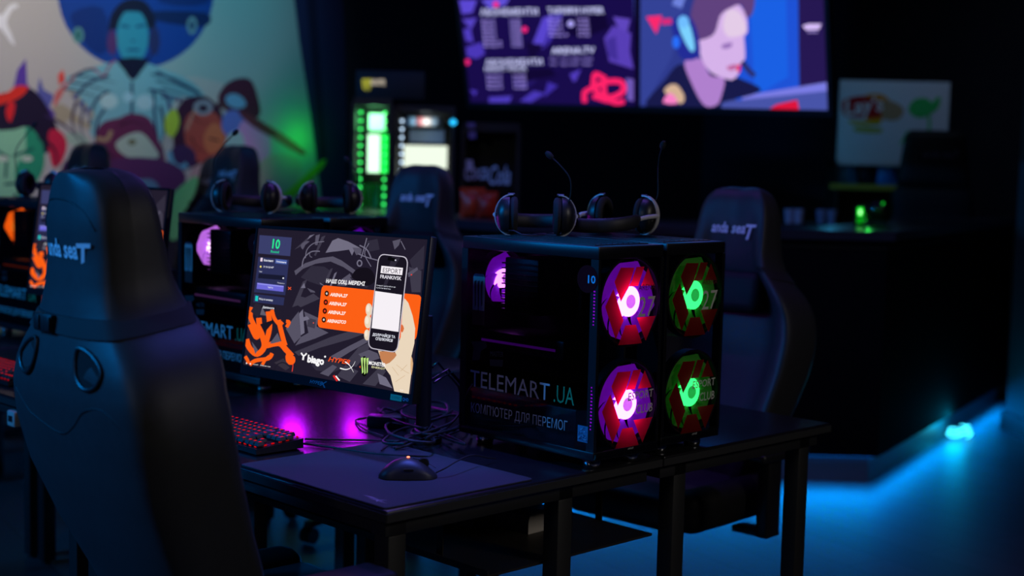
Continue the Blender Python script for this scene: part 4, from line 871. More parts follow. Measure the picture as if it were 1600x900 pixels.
# ------------------------------------------------------------------ headsets lying on the computers
def headset(label, loc, rz, boom=1, logo=False, open_=0.0, lean=1.0):
    h = thing('headset', label, 'headset', loc, rz, 'headsets resting on the computers')
    HC = mat('headset_black', (.014, .014, .016), .38)
    for s_ in (-1, 1):
        a = s_*(.062+open_); zc = .046
        prof = [(.006, .034), (.022, .032), (.036, .026), (.043, .014), (.044, .002)]
        mb = MB(); loops = []
        for r_, xx in [(.0005, .030), (.012, .030), (.026, .027), (.036, .020), (.041, .010), (.042, 0)]:
            loops.append([(a + s_*xx, r_*.92*math.cos(q), zc + r_*1.06*math.sin(q)) for q in [2*math.pi*k/28 for k in range(28)]])
        mb.loft(loops); cup = mb.build('ear_cup', HC, h, 50)
        mb = MB(); loops = []
        for i in range(9):
            q2 = 2*math.pi*i/8; rr_ = .032 + .009*math.cos(q2); xx = -.010 + .010*math.sin(q2)
            loops.append([(a + s_*xx, rr_*.95*math.cos(q), zc + rr_*1.08*math.sin(q)) for q in [2*math.pi*k/28 for k in range(28)]])
        mb.loft(loops, None, False); mb.build('ear_cushion', FOAM, h, 60)
        # aluminium fork wrapping the cup from outside
        P = [(a + s_*(-.006 + .040*math.sin(R(t))), .0, zc + .0485*math.cos(R(t))) for t in range(-4, 185, 9)]
        mb = MB(); loops = []
        for i, p_ in enumerate(P):
            q = R(-4+9*i); n = Vector((s_*math.sin(q), 0, math.cos(q))); y0 = .0075
            c_ = Vector(p_); loops.append([c_ + n*.0014 + Vector((0, y0, 0)), c_ + n*.0014 - Vector((0, y0, 0)), c_ - n*.0014 - Vector((0, y0, 0)), c_ - n*.0014 + Vector((0, y0, 0))])
        mb.loft(loops); fk = mb.build('fork', ALU, h, 40)
        for t in (1, -1):
            mb = MB(); mb.cyl((a + s_*(-.012), 0, zc+t*.0475), (a + s_*(.004), 0, zc+t*.0475), .0045, HC, 12); mb.build('pivot', HC, fk)
        mb = MB(); mb.tube([(a + s_*.034, .004, zc), (a + s_*.030, .05, zc-.002), (a + s_*.022, .08, zc-.006)], .0055, ALU, 8); mb.build('slider', ALU, h)
        if logo and s_ < 0:
            for P2 in ([(-.018, -.010), (-.006, -.004), (.004, .004), (.010, .016)], [(-.006, .016), (0, .004), (.010, -.006), (.016, -.014)]):
                mb = MB(); mb.tube([(a + s_*(.0312-.010*((yy*yy+zz_*zz_)/.0012)**1.2*.35), yy, zc+zz_) for yy, zz_ in P2], .0013, CHROME, 6); mb.build('logo_stroke', CHROME, cup)
    # headband lying behind
    P = [(-(.084+open_), .078, .040), (-(.088+open_), .12, .034), (-.07, .17, .028), (-.035, .20, .025), (0, .21, .024), (.035, .20, .025), (.07, .17, .028), (.088+open_, .12, .034), (.084+open_, .078, .040)]
    mb = MB(); pts = spline(P, 5); loops = []
    for i, p_ in enumerate(pts):
        d = (pts[min(i+1, len(pts)-1)]-pts[max(0, i-1)]).normalized(); n = Vector((-d.y, d.x, 0)); e = min(1, .45+min(i, len(pts)-1-i)/7)
        loops.append([p_ + n*.007*math.cos(q)*e + Vector((0, 0, .017*math.sin(q)*e)) for q in [2*math.pi*k/12 for k in range(12)]])
    mb.loft(loops); mb.build('headband', mat('headband_leatherette', (.016, .016, .018), .55), h, 50)
    s_ = -1 if boom < 0 else 1; a = s_*(.075+open_); bl = abs(boom)
    P = spline([(a, -.02, .075), (a + s_*.006, -.028, .10), (a + s_*.004*bl, -.03, .10+.05*bl), (a - s_*.02*bl*lean, -.02, .10+.09*bl), (a - s_*.045*bl*lean, -.01, .10+.12*bl)], 6)
    mb = MB(); mb.tube(P, .0018, RUB, 7); mi = mb.build('microphone_boom', RUB, h)
    d = (P[-1]-P[-3]).normalized(); mb = MB(); mb.tube([P[-1]-d*.004, P[-1], P[-1]+d*.010, P[-1]+d*.018], [.003, .0065, .0075, .004], FOAM, 12); mb.build('microphone_tip', FOAM, mi)
    mb = MB(); mb.tube(spline([(-(.062+open_), -.03, .01), (-.05, -.075, .012), (-.03, -.10, .005), (0.0, -.085, .003), (.02, -.06, .003)], 6), .0016); mb.build('cable', RUB, h)
    return h
ZT = ZD + PCH + .0042
a = onz(836, 367, ZT); headset('headset with blue tinted metal forks on the violet lit computer nearest the camera', (a.x, a.y, ZT), R(46), .7, False, .0, 1.3)
a = onz(992, 364, ZT); headset('headset with a silver cup logo on the green lit computer', (a.x-.015, a.y-.03, ZT), R(195), -.95, True, 0.0, -.5)
a = onz(385, 331, ZT); headset('headset with a raised microphone on the violet lit computer behind the bright monitor', (a.x, a.y, ZT), R(38), -1.1, False, .012)
a = onz(530, 326, ZT); headset('dark headset on the blue sheened far computer in front of the green drinks cooler', (-1.47, .96, ZT), R(60), .5)
a = onz(62, 308, ZT); headset('headset with a microphone boom against the green painted face at far left', (a.x, a.y, ZT), R(25), -1.3)

# ------------------------------------------------------------------ cable tangle beside the monitor stand
def cable(label, P, r=.0034, m=RUB):
    mb = MB(); mb.tube(spline(P, 7), r); o = mb.build('cable', m); return tag(o, label, 'cable', 'loose cables behind the monitor')
z = ZD+.004
def dz(u, v, zz): p = onz(u, v, zz); return (p.x, p.y, zz)
cable('black cable running across the violet reflection from the keyboard to the tangle', [dz(476, 686, z), dz(530, 687, z), dz(590, 688, z), dz(640, 689, z+.004), dz(690, 682, z+.01), dz(720, 672, z+.01)], .0024)
cable('black cable looping out into the violet reflection under the monitor', [dz(640, 632, .80), dz(612, 644, .782), dz(580, 651, .765), dz(557, 656, z), dz(560, 664, z), dz(572, 672, z), dz(600, 682, z)], .0022)
cable('second loop of cable just above the violet reflection', [dz(636, 660, .77), dz(610, 652, .772), dz(580, 652, .768), dz(560, 656, .764)], .0022)
cable('cable from the tangle down to the mouse pad beside the mouse', [dz(596, 704, z+.003), dz(612, 693, z+.006), dz(640, 684, z+.01), dz(664, 676, .78), dz(676, 662, .79)], .0018)
cable('thin cable sagging from the computer glass to the tangle', [dz(738, 600, .90), dz(728, 618, .87), dz(722, 640, .83), dz(708, 660, .79), dz(690, 676, .765)], .0015)
for i in range(9):
    u0, v0 = 628+random.random()*70, 640+random.random()*48
    pts = []
    for k in range(6):
        t = k/5; pts.append(dz(u0 + 40*math.cos(2.2*t*math.pi + i), v0 + 16*math.sin(2.2*t*math.pi + i*1.7), ZD+.006+.035*random.random()))
    cable('black cable coil %s' % ['on the left of the tangle', 'on the right of the tangle', 'on the top of the tangle'][i % 3], pts, .0032)
for i, (p0, p1, c) in enumerate((((664, 602), (700, 577), 'violet'), ((678, 598), (706, 582), 'blue'), ((676, 574), (684, 566), 'violet'))):
    q0, q1 = atd(*p0, 3.38), atd(*p1, 3.42); mb = MB(); mb.tube([q0, (q0+q1)/2 + Vector((0, 0, .002)), q1, q1 + Vector((.02, .05, -.06)), Vector((-.44, .62, ZD+.004))], .0028)
    tag(mb.build('cable', mat('glossy_cable', (.02, .02, .02), .15, coat=.5)), ['cable with a violet sheen rising beside the monitor edge', 'cable with a blue sheen rising beside the monitor edge', 'short cable end above the violet sheened cable'][i], 'cable', 'loose cables behind the monitor')
mb = MB(); a = onz(606, 668, ZD); mb.box((a.x, a.y, ZD+.016), (.10, .045, .030), BLK, .006, rot=Matrix.Rotation(R(40), 3, 'Z')); tag(mb.build('power_brick'), 'black power brick among the cables under the monitor', 'power adapter')
# white socket block on the front of the second desk
a = ony(28, 653, -.002); mb = MB(); mb.box((a.x, -.012, a.z), (.045, .022, .042), PALE, .004); mb.b2((a.x-.012, -.024, a.z-.008), (a.x+.012, -.0228, a.z+.008), BLK); tag(mb.build('socket_box'), 'small pale socket block fixed under the front edge of the second desk', 'socket')

# ------------------------------------------------------------------ gaming chairs
LOGOW = mat('logo_thread', (.75, .75, .78), .6)
def chair(label, loc, rz, front_logo=True, back_logo=True, group='gaming chairs', zoff=0.0):
    ch = thing('gaming_chair', label, 'chair', (*loc, 0), rz, group)
    rows = [(.43, .17, .05, .02), (.50, .195, .085, .045), (.60, .222, .10, .065), (.72, .248, .10, .08), (.84, .268, .10, .092), (.93, .274, .098, .098), (1.00, .264, .098, .10), (1.05, .243, .10, .10),
            (1.085, .216, .10, .092), (1.115, .184, .10, .078), (1.145, .158, .105, .058), (1.19, .139, .108, .032), (1.25, .132, .110, .012), (1.31, .126, .110, .004), (1.355, .112, .102, .0), (1.385, .088, .085, .0), (1.40, .052, .06, .0)]
    SP = [(.43, .06), (.50, .045), (.60, .02), (.72, -.02), (.84, -.05), (.93, -.06), (1.0, -.06), (1.05, -.052), (1.085, -.042), (1.115, -.033), (1.145, -.024), (1.19, -.012), (1.25, 0), (1.31, .006), (1.355, .014), (1.41, .024)]
    def yb(z):
        for (z0, a0), (z1, a1) in zip(SP, SP[1:]):
            if z <= z1: return a0 + (a1-a0)*max(0, (z-z0))/(z1-z0)
        return SP[-1][1]
    piv = (-.24, .45); ca, sa = math.cos(R(9)), math.sin(R(9))
    def rec(y, z):
        dy, dz_ = y + yb(z), z-piv[1]; return piv[0] + dy*ca - dz_*sa, piv[1] + dz_*ca + dy*sa + zoff
    def loop(z, hw, d, be):
        f = min(1, .10/max(hw, .01))
        P = [(0, -.012), (-.45, -.010), (-.78, .002), (-.93, .018), (-.995, .055), (-1.0, d*.6+be*.5), (-.97, d+be*.9), (-.88, d+be), (-.74, d+be*.75), (-.58, d+be*.12), (-.3, d-.004), (0, d-.008)]
        P = P + [(-x, y) for x, y in P[-2:0:-1]]
        return [(v.x*hw, v.y) for v in spline([(x, y, 0) for x, y in P], 3, True)]
    # interpolate rows for smoothness
    rp = spline([Vector((r_[1], r_[2], r_[3])) for r_ in rows], 3); zp = spline([Vector((r_[0], 0, 0)) for r_ in rows], 3)
    loops = []
    for v, zz_ in zip(rp, zp):
        L = []
        for x, y in loop(zz_.x, v.x, v.y, max(0, v.z)):
            Y, Z = rec(y, zz_.x); L.append((x, Y, Z))
        loops.append(L)
    mb = MB(); mb.loft(loops, LEATHER); bk = mb.build('backrest', LEATHER, ch, 60)
    # piping along the back
    KB = [(0, -.012), (.45, -.010), (.78, .002), (.93, .018), (1.0, .05)]
    def on_back(x, z, o=.002):
        for r0, r1 in zip(rows, rows[1:]):
            if z <= r1[0]: break
        hw = r0[1] + (r1[1]-r0[1])*(z-r0[0])/(r1[0]-r0[0]); q = min(1, abs(x)/hw)
        for (q0, a0), (q1, a1) in zip(KB, KB[1:]):
            if q <= q1: y = a0 + (a1-a0)*(q-q0)/(q1-q0); break
        Y, Z = rec(y - o, z); return (x, Y, Z)
    for P in (((-.098, 1.30), (-.09, 1.335), (-.05, 1.352), (.02, 1.352), (.07, 1.335), (.10, 1.30)), ((-.20, .99), (-.12, .955), (.0, .935), (.06, .955), (.11, .99), (.17, 1.0), (.22, .97))):
        mb = MB(); v = spline([(x, 0, z) for x, z in P], 5); mb.tube([on_back(q.x, q.z, .0) for q in v], .0022, LEATHER2, 6); mb.build('piping', LEATHER2, bk)
    # neck strap with its buckle, and shoulder openings
    z = 1.132; mb = MB(); lp = []
    for zz_, o in ((z-.016, .99), (z-.016, 1.012), (z+.016, 1.012), (z+.016, .99)):
        L = []
        for x, y in loop(zz_, .168-1.0*(zz_-z), .103, .066): Y, Z = rec((y-.05)*o+.05 + (-.004 if o > 1 and y < .02 else 0), zz_); L.append((x*o, Y, Z))
        lp.append(L)
    mb.loft(lp, None, False); mb.build('strap', mat('strap_webbing', (.012, .012, .013), .8), ch, 30)
    Y, Z = rec(-.020, z); mb = MB(); mb.box((-.045, Y, Z), (.075, .012, .034), BLK, .003); mb.box((-.065, Y-.007, Z), (.022, .004, .026), BLK, .001); mb.box((-.02, Y-.007, Z), (.02, .004, .026), BLK, .001); mb.build('buckle', BLK, ch)
    for s_ in (-1, 1):
        P = [(s_*.085, 1.098), (s_*.13, 1.09), (s_*.165, 1.065), (s_*.155, 1.04), (s_*.12, 1.032), (s_*.088, 1.055)]
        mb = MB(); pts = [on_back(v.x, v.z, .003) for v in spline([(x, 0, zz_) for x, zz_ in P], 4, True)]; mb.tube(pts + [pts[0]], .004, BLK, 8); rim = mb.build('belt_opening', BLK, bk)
        mb = MB(); mb.face([on_back(v[0], v[2]-0, .0) if False else (v[0], v[1]+.001, v[2]) for v in pts], mat('opening_shade_black', (.004, .004, .004), .95)); mb.build('opening_dark', None, rim)  # black sheet painted in for the dark inside the opening
    # lettering
    def logo(front):
        Y, Z = rec((.116 if front else -.0135), 1.262)
        M = Matrix.Translation((0, Y, Z)) @ Matrix.Rotation(R(9), 4, 'X')
        if front: M = M @ Matrix.Rotation(R(180), 4, 'Z') 
        A = Art(Matrix.Identity(4), .0006); A.ltext('anda', (-.072, -.012), (-.010, -.012), .034, LOGOW, .2, .025); A.ltext('sea', (.003, -.012), (.055, -.012), .034, LOGOW, .2, .025); A.ltext('T', (.055, -.030), (.094, -.030), .048, LOGOW, .25, .02)
        lo_ = A.build('logo', bk, M)
        if not front:                                  # the stitching follows the rounded back
            K = [(0, 0), (.45, .002), (.78, .014), (.93, .030), (1.0, .05)]
            for v in lo_.data.vertices:
                q = min(1, abs(v.co.x)/.132)
                for (q0, o0), (q1, o1) in zip(K, K[1:]):
                    if q <= q1: v.co.y += o0 + (o1-o0)*(q-q0)/(q1-q0); break
    if back_logo: logo(False)
    if front_logo: logo(True)
    # cushions on the front
    mb = MB(); Y, Z = rec(.125, 1.07); mb.box((0, Y, Z), (.25, .075, .13), LEATHER2, .03, 3, Matrix.Rotation(R(9), 3, 'X')); mb.build('neck_pillow', LEATHER2, ch, 60)
    mb = MB(); mb.box((0, .04, .475+zoff), (.40, .50, .10), LEATHER, .035, 3); s2 = mb.build('seat', LEATHER, ch, 60)
    for s_ in (-1, 1):
        mb = MB(); mb.box((s_*.225, .05, .49+zoff), (.10, .46, .12), LEATHER2, .04, 3); mb.build('seat_bolster', LEATHER2, s2, 60)
        mb = MB(); mb.box((s_*.29, .0, .41+zoff), (.12, .06, .02), BLK, .004); mb.b2((s_*.335-.02, -.035, .40+zoff), (s_*.335+.02, .035, .63+zoff), BLK, .006); mb.build('armrest_post', BLK, ch)
        mb = MB(); mb.box((s_*.335, -.02, .645+zoff), (.095, .25, .03), BLK, .012, 3); mb.build('armrest_pad', mat('armrest_pad', (.014, .014, .015), .6), ch, 60)
    mb = MB(); mb.box((0, 0, .415+zoff), (.26, .30, .035), BLK, .008); mb.cyl((0, 0, .25), (0, 0, .40+zoff), .014, CHROME, 16); mb.build('tilt_mechanism', BLK, ch)
    mb = MB(); mb.cyl((0, 0, .085), (0, 0, .27), .027, BLK, 20); mb.build('gas_column', BLK, ch)
    for k in range(5):
        a = R(72*k+18); d = Vector((math.cos(a), math.sin(a), 0)); n = Vector((-d.y, d.x, 0))
        mb = MB(); mb.loft([[d*r_ + n*w + Vector((0, 0, zz_+h)) for w, h in ((-ww, 0), (ww, 0), (ww*.7, hh), (-ww*.7, hh))] for r_, zz_, ww, hh in ((.02, .075, .035, .05), (.15, .072, .026, .035), (.33, .062, .02, .022))]); arm = mb.build('base_arm', BLK, ch)
        c = d*.32; mb = MB()
        for o in (-.014, .014):
            mb.tube([c + n*(o-.009) + Vector((0, 0, .031)), c + n*(o+.009) + Vector((0, 0, .031))], .030, RUB, 18)
        mb.tube([c + Vector((0, 0, .05)), c + Vector((0, 0, .068))], .008, DKM, 8); mb.build('caster', RUB, arm)
    return ch
chair('dark gaming chair nearest the camera with its blue lit back turned to us', (-.335, -.10), R(-2), False, True, zoff=-.012)
def far_chair(u, v, y, label, zoff=0.0, rz=180):
    p = ony(u, v, y); return chair(label, (p.x, y-.42), R(rz), True, False, zoff=zoff)
far_chair(1200, 292, 2.08, 'gaming chair facing us with a pale logo right of the green lit computer', -.05, 183)
far_chair(712, 268, 2.1, 'gaming chair facing us in front of the white lit drinks cooler', -.01, 190)
far_chair(400, 234, 2.08, 'gaming chair with a tall headrest behind the raised microphone headset', .055, 176)
far_chair(170, 228, 1.72, 'gaming chair behind the nearest chair silhouetted on the mural', .05, 176)
p = ony(345, 254, 2.42); chair('gaming chair near the mural just left of the tall headrest', (p.x, 2.05), R(165), True, False, zoff=0.0)

# ------------------------------------------------------------------ coolers behind the bar
COOL = mat('cooler_black', (.010, .011, .013), .35)
def facing(u, v, t, z0=0):
    """matrix of a thing standing at depth t under pixel u, turned to the room's camera side"""
    p = atd(u, v, t); return Vector((p.x, p.y, z0))
def can(mb, x, y, z, r, h, m): mb.lathe([(r*.8, 0), (r, .006), (r, h-.012), (r*.72, h)], m, 12, c=(x, y, z))
def cooler(name, label, u0, u1, ztop, zwin0, zwin1, t, rz, panel, strip_c, strips, head=None, uh=0.06):
    a, b = atd(u0, 300, t), atd(u1, 300, t); w = (Vector((b.x, b.y))-Vector((a.x, a.y))).length; c = (a+b)/2
    f = thing(name, label, 'drinks cooler', (c.x, c.y, 0), rz, 'drinks coolers behind the bar'); D = .42
    mb = MB(); e = .012
    mb.b2((-w/2-e, .03, .0), (w/2+e, D, zwin0-.02)); mb.b2((-w/2-e, D-.03, zwin0-.02), (w/2+e, D, ztop)); mb.b2((-w/2-e, .03, zwin0-.02), (-w/2, D-.03, ztop)); mb.b2((w/2, .03, zwin0-.02), (w/2+e, D-.03, ztop)); mb.b2((-w/2, .03, zwin1+.02), (w/2, D-.03, ztop))
    mb.build('cabinet', COOL, f)
    mb = MB(); mb.b2((-w/2, .006, zwin0), (w/2, .012, zwin1)); gl = mb.build('glass_door', CLEAR, f)
    mb = MB(); fr = .018
    mb.b2((-w/2-fr, 0, zwin0-.02), (-w/2+.004, .03, zwin1+.02)); mb.b2((w/2-.004, 0, zwin0-.02), (w/2+fr, .03, zwin1+.02)); mb.b2((-w/2, 0, zwin0-.02), (w/2, .03, zwin0)); mb.b2((-w/2, 0, zwin1), (w/2, .03, zwin1+.02)); mb.build('door_frame', COOL, f)
    mb = MB(); mb.b2((-w/2-.012, -.03, (zwin0+zwin1)/2-.12), (-w/2+.002, -.012, (zwin0+zwin1)/2+.12), BLKM, .004); mb.b2((-w/2-.008, -.014, (zwin0+zwin1)/2-.10), (-w/2-.002, 0, (zwin0+zwin1)/2-.08)); mb.build('handle', BLKM, f)
    mb = MB(); n = int((zwin1-zwin0)/.045)
    for s_ in strips:
        for i in range(n): mb.lathe([(.0005, -.009), (.009, 0), (.0005, .009)], None, 8, c=(s_*(w/2-.026), .05, zwin0+.02+i*.045))
    mb.build('led_strip', emit(strip_c, 3.0), f)
    panel(f, w, D)
    return f
def green_inside(f, w, D):
    mb = MB(); mb.b2((-w*.20, .20, 1.56), (w*.28, .21, 1.655)); mb.build('price_card', mat('pale_card', (.8, .82, .8), .6), f)
    mb = MB(); mb.b2((-w*.22, .20, 1.33), (w*.14, .205, 1.54)); mb.build('light_panel', emit((200, 255, 210), 2.2), f)
    mb = MB(); mb.b2((w*.14, .20, 1.33), (w*.38, .205, 1.54)); mb.build('side_light_panel', emit((10, 245, 70), 1.5), f)
    for z_ in (1.10, 1.545):
        mb = MB(); mb.b2((-w/2+.004, .05, z_), (w/2-.004, D-.04, z_+.008)); mb.build('shelf', CLEAR, f)
    for i in range(4):
        mb = MB(); can(mb, -w*.36+i*w*.24, .12, 1.108, .03, .16, mat('can_green', (.02, .2, .04), .3, metal=.6)); mb.build('can', None, f)
    point('cooler_lamp', (0, .10, 1.62), (.25, 1.0, .4), 2.5, .05, f)
def white_inside(f, w, D):
    mb = MB(); mb.b2((-w*.40, .16, 1.14), (w*.40, .165, 1.485)); mb.build('light_panel', emit((236, 244, 226), 1.25), f)
    mb = MB(); mb.b2((-w*.30, .16, 1.50), (w*.34, .17, 1.575)); mb.build('display_card', mat('grey_blue_card', (.30, .38, .48), .6), f)
    for z_ in (1.13, 1.49, 1.58):
        mb = MB(); mb.b2((-w/2+.004, .05, z_), (w/2-.004, D-.04, z_+.008)); mb.build('shelf', CLEAR, f)
    for i, c in enumerate(((.5, .5, .45), (.10, .10, .12), (.55, .5, .4), (.2, .2, .22), (.5, .48, .4))):
        mb = MB(); can(mb, .02+i*w*.078, .10, 1.14, .02, .22, mat('bottle_%d' % i, c, .3)); mb.build('bottle', None, f)
    for i, c in enumerate(((.3, .5, .7), (.5, .15, .15), (.6, .45, .4), (.2, .25, .3))):
        mb = MB(); can(mb, -w*.26+i*w*.15, .12, 1.59, .035, .05, mat('pack_%d' % i, c, .4)); mb.build('carton', None, f)
    point('cooler_lamp', (0, .06, 1.62), (.8, .95, 1.0), .6, .05, f)
RZ = R(45.8)
gf = cooler('drinks_cooler', 'slim black cooler glowing green inside under the drinks sign', 553, 606, 1.735, .96, 1.69, 7.7, RZ, green_inside, (60, 255, 110), (-1, 1))
wf = cooler('drinks_cooler', 'black cooler with a white lit panel right of the green one', 618, 704, 1.70, .92, 1.665, 7.75, RZ, white_inside, (200, 225, 255), (-1,))
kf = cooler('drinks_cooler', 'dark unlit cooler with cola lettering across its door', 724, 806, 1.62, .60, 1.57, 7.9, RZ, lambda f, w, D: None, (20, 20, 40), ())
def board(u0, u1, v0, v1, t, label, draw, name='sign', cat='sign', depth=.03, m=BLKM, parts=('panel', 'print'), rz=RZ):
    a, b = atd(u0, v1, t), atd(u1, v0, t); c = (a+b)/2; w = (Vector((b.x, b.y))-Vector((a.x, a.y))).length; h = b.z-a.z
    s_ = thing(name, label, cat, c, rz); mb = MB(); mb.b2((-w/2, 0, -h/2), (w/2, depth, h/2), m, .004); mb.build(parts[0], m, s_)
    M = Matrix.Translation(c) @ Matrix.Rotation(rz, 4, 'Z') @ Matrix.Translation((0, -.001, 0)); A = Art(M, .0004); draw(A, w, h); A.build(parts[1], s_, Matrix.Translation((0, -.001, 0)))
    return s_
def dr_monster(A, w, h):
    y = emit((186, 186, 60), .9)
    for i in range(3): A.poly([(566+5*i, 124), (570+5*i, 123), (569+4.6*i, 135), (570+4*i, 143-2*abs(i-1)), (567+4.4*i, 138)], y)
    A.text('MONSTER', (580, 133), (602, 133), 9, emit((190, 178, 160), 1.1), 0, .03)
board(556, 664, 112, 153, 7.76, 'dark header sign with a small yellow claw mark above the green cooler', dr_monster)
def dr_cola(A, w, h):
    c = paint((226, 226, 240))
    A.text('Coca', (727, 281), (762, 279), 26, c, .35, .01); A.text('Cola', (764, 288), (797, 288), 30, c, .35, .01); A.poly([(728, 250), (738, 250), (740, 266), (730, 268)], c)
M_ = kf.matrix_basis @ Matrix.Translation((0, .004, 0)); A = Art(M_, .0004); dr_cola(A, 0, 0); A.build('lettering', kf, Matrix.Translation((0, .004, 0)))
A = Art(M_, .0004); A.poly([(730, 192), (742, 192), (744, 216), (733, 217)], paint((150, 130, 190))); A.build('door_mark', kf, Matrix.Translation((0, .004, 0)))
# blue lamp dot on the white cooler's edge
p = atd(708, 191, 7.69); mb = MB(); mb.lathe([(.001, -.018), (.016, -.008), (.018, 0), (.016, .008), (.001, .018)], emit((40, 190, 255), 1.6), 16, c=p); mb.tube([p + Vector((0, 0, -.016)), p + Vector((0, 0, -.10)), p + Vector((-.03, .03, -.12))], .005, BLKM, 8)
tag(mb.build('indicator_lamp'), 'small round blue lamp at the top right corner of the white lit cooler', 'lamp')
# red snack pouches between the chair and the lettering
def pouch(u, v, t, w, h, col, label, group=None, name='snack_bag', cat='snack bag', tilt=0):
    p = atd(u, v, t); s_ = thing(name, label, cat, (p.x, p.y, p.z-h/2), RZ + tilt, group); mb = MB(); loops = []
    for i in range(9):
        q = i/8; d = .035*math.sin(math.pi*min(1, max(0, q)))**.7 + .0015; ww = w/2*(1-.06*math.sin(math.pi*q))
        loops.append([(ww*math.cos(a), d*math.sin(a)*(abs(math.cos(a))*-.6+1), h*q) for a in [2*math.pi*k/16 for k in range(16)]])
    mb.loft(loops); mb.build('body', mat('foil_%d_%d_%d' % tuple(int(c*100) for c in col), col, .35), s_, 60)
    mb = MB(); mb.b2((-w/2, -.002, h-.012), (w/2, .002, h+.012)); mb.build('crimp', mat('foil_%d_%d_%d' % tuple(int(c*100) for c in col), col, .35), s_)
    return s_
# back shelf behind the bar carrying the small goods
bs = thing('back_shelf', 'dark waist high shelf unit behind the bar under the television', 'shelf', (*((atd(900, 345, 7.7)).xy), 0), RZ)
mb = MB(); mb.b2((-.26, 0, 1.085), (1.35, .34, 1.11)); mb.build('shelf_top', BART, bs)
mb = MB(); mb.b2((-.24, .02, 0), (1.33, .33, 1.085)); mb.build('carcass', BARL, bs)
zs = 1.11
pouch(738, 318, 6.75, .12, .13, (.75, .05, .01), 'orange red snack pouch on the bar counter nearest the dark chair', 'red pouches on the bar counter').location.z = 1.1405
pouch(761, 318, 6.7, .10, .115, (.65, .03, .008), 'deeper red snack pouch right of the orange red one', 'red pouches on the bar counter').location.z = 1.1405
# ------------------------------------------------------------------ crisps stand
def dr_lays(A, w, h):
    A.lp([(-w/2+.003, -h/2+.003), (w/2-.003, -h/2+.003), (w/2-.003, h/2-.003), (-w/2+.003, h/2-.003)], paint((232, 236, 244)))
    A.ell(1366, 168, 28, 22, paint((240, 150, 20)), 28); A.poly([(1316, 158), (1330, 152), (1352, 150), (1380, 160), (1384, 168), (1378, 182), (1350, 184), (1322, 182), (1316, 172)], paint((200, 18, 30)), 3)
    A.poly([(1380, 156), (1406, 164), (1412, 176), (1400, 188), (1378, 184)], paint((196, 160, 120)), 3)
    A.text("Lay's", (1321, 180), (1381, 172), 24, paint((250, 245, 245)), .15, .02)
    A.poly([(1328, 188), (1362, 190), (1376, 188), (1374, 195), (1350, 196), (1330, 194)], paint((214, 190, 40)), 2); A.poly([(1336, 198), (1376, 200), (1374, 208), (1338, 206)], paint((196, 196, 90)), 2)
    g = paint((70, 214, 110))
    A.poly([(1419, 170), (1428, 156), (1446, 153), (1456, 160), (1464, 152), (1469, 153), (1466, 168), (1454, 178), (1440, 184), (1426, 180)], g, 3); A.stroke([(1450, 176), (1452, 198), (1446, 214)], 4, g); A.poly([(1404, 228), (1416, 206), (1420, 204), (1418, 216)], g)
a, b = atd(1309, 252, 8.9), atd(1483, 129, 8.9); c = (a+b)/2; w = (b.xy-a.xy).length
rk = thing('crisps_stand', 'white crisps stand with a red logo and green sprout on its header', 'display stand', (c.x, c.y, 0), RZ)
mb = MB(); mb.b2((-w/2, 0, a.z-.02), (w/2, .03, b.z), paint((225, 228, 235))); hp = mb.build('header_panel', None, rk)
Mh = Matrix.Translation((c.x, c.y, c.z)) @ Matrix.Rotation(RZ, 4, 'Z') @ Matrix.Translation((0, -.001, 0)); A = Art(Mh, .0004); dr_lays(A, w, b.z-a.z); A.build('header_print', rk, Matrix.Translation((0, -.001, c.z)))
mb = MB(); mb.b2((-w/2, .26, 0), (w/2, .28, a.z)); mb.b2((-w/2, 0, 0), (-w/2+.015, .26, a.z)); mb.b2((w/2-.015, 0, 0), (w/2, .26, a.z)); mb.build('carcass', BLKM, rk)
zy = atd(1345, 291, 8.9).z
for z_ in (zy, zy-.35, .15):
    mb = MB(); mb.b2((-w/2+.015, 0, z_-.01), (w/2-.015, .26, z_)); sh = mb.build('shelf', BLKM, rk)
    mb = MB(); mb.b2((-w/2-.04, -.01, z_-.022), (w/2*.55, 0, z_+.012)); mb.build('price_rail', mat('yellow_rail', (.42, .30, .03), .5), sh)
for i, (u, v, col, lb) in enumerate(((1300, 252, (.05, .16, .22), 'teal foil snack bag at the left end of the crisps stand shelf'), (1330, 258, (.02, .02, .03), 'black snack bag second on the crisps stand shelf'), (1352, 262, (.03, .22, .5), 'bright blue snack bag third on the crisps stand shelf'),
                                   (1376, 250, (.02, .10, .28), 'navy blue snack bag right of the bright blue one'), (1398, 268, (.10, .03, .02), 'brown snack bag beside the dark headrest'))):
    q = pouch(u, v, 8.85, .13, .26 if i != 2 else .22, col, lb, 'snack bags on the crisps stand'); q.location = Vector((c.x, c.y, zy+.001)) + Matrix.Rotation(RZ, 3, 'Z') @ Vector((-w/2+.09+i*.125, .08 + (.05 if i % 2 else 0), 0))
p = atd(1296, 262, 8.7); point('snack_fill', (p.x+.15, p.y-.2, p.z+.2), (.05, .5, 1.0), .7, .03)  # added blue light that brightens the snack bags
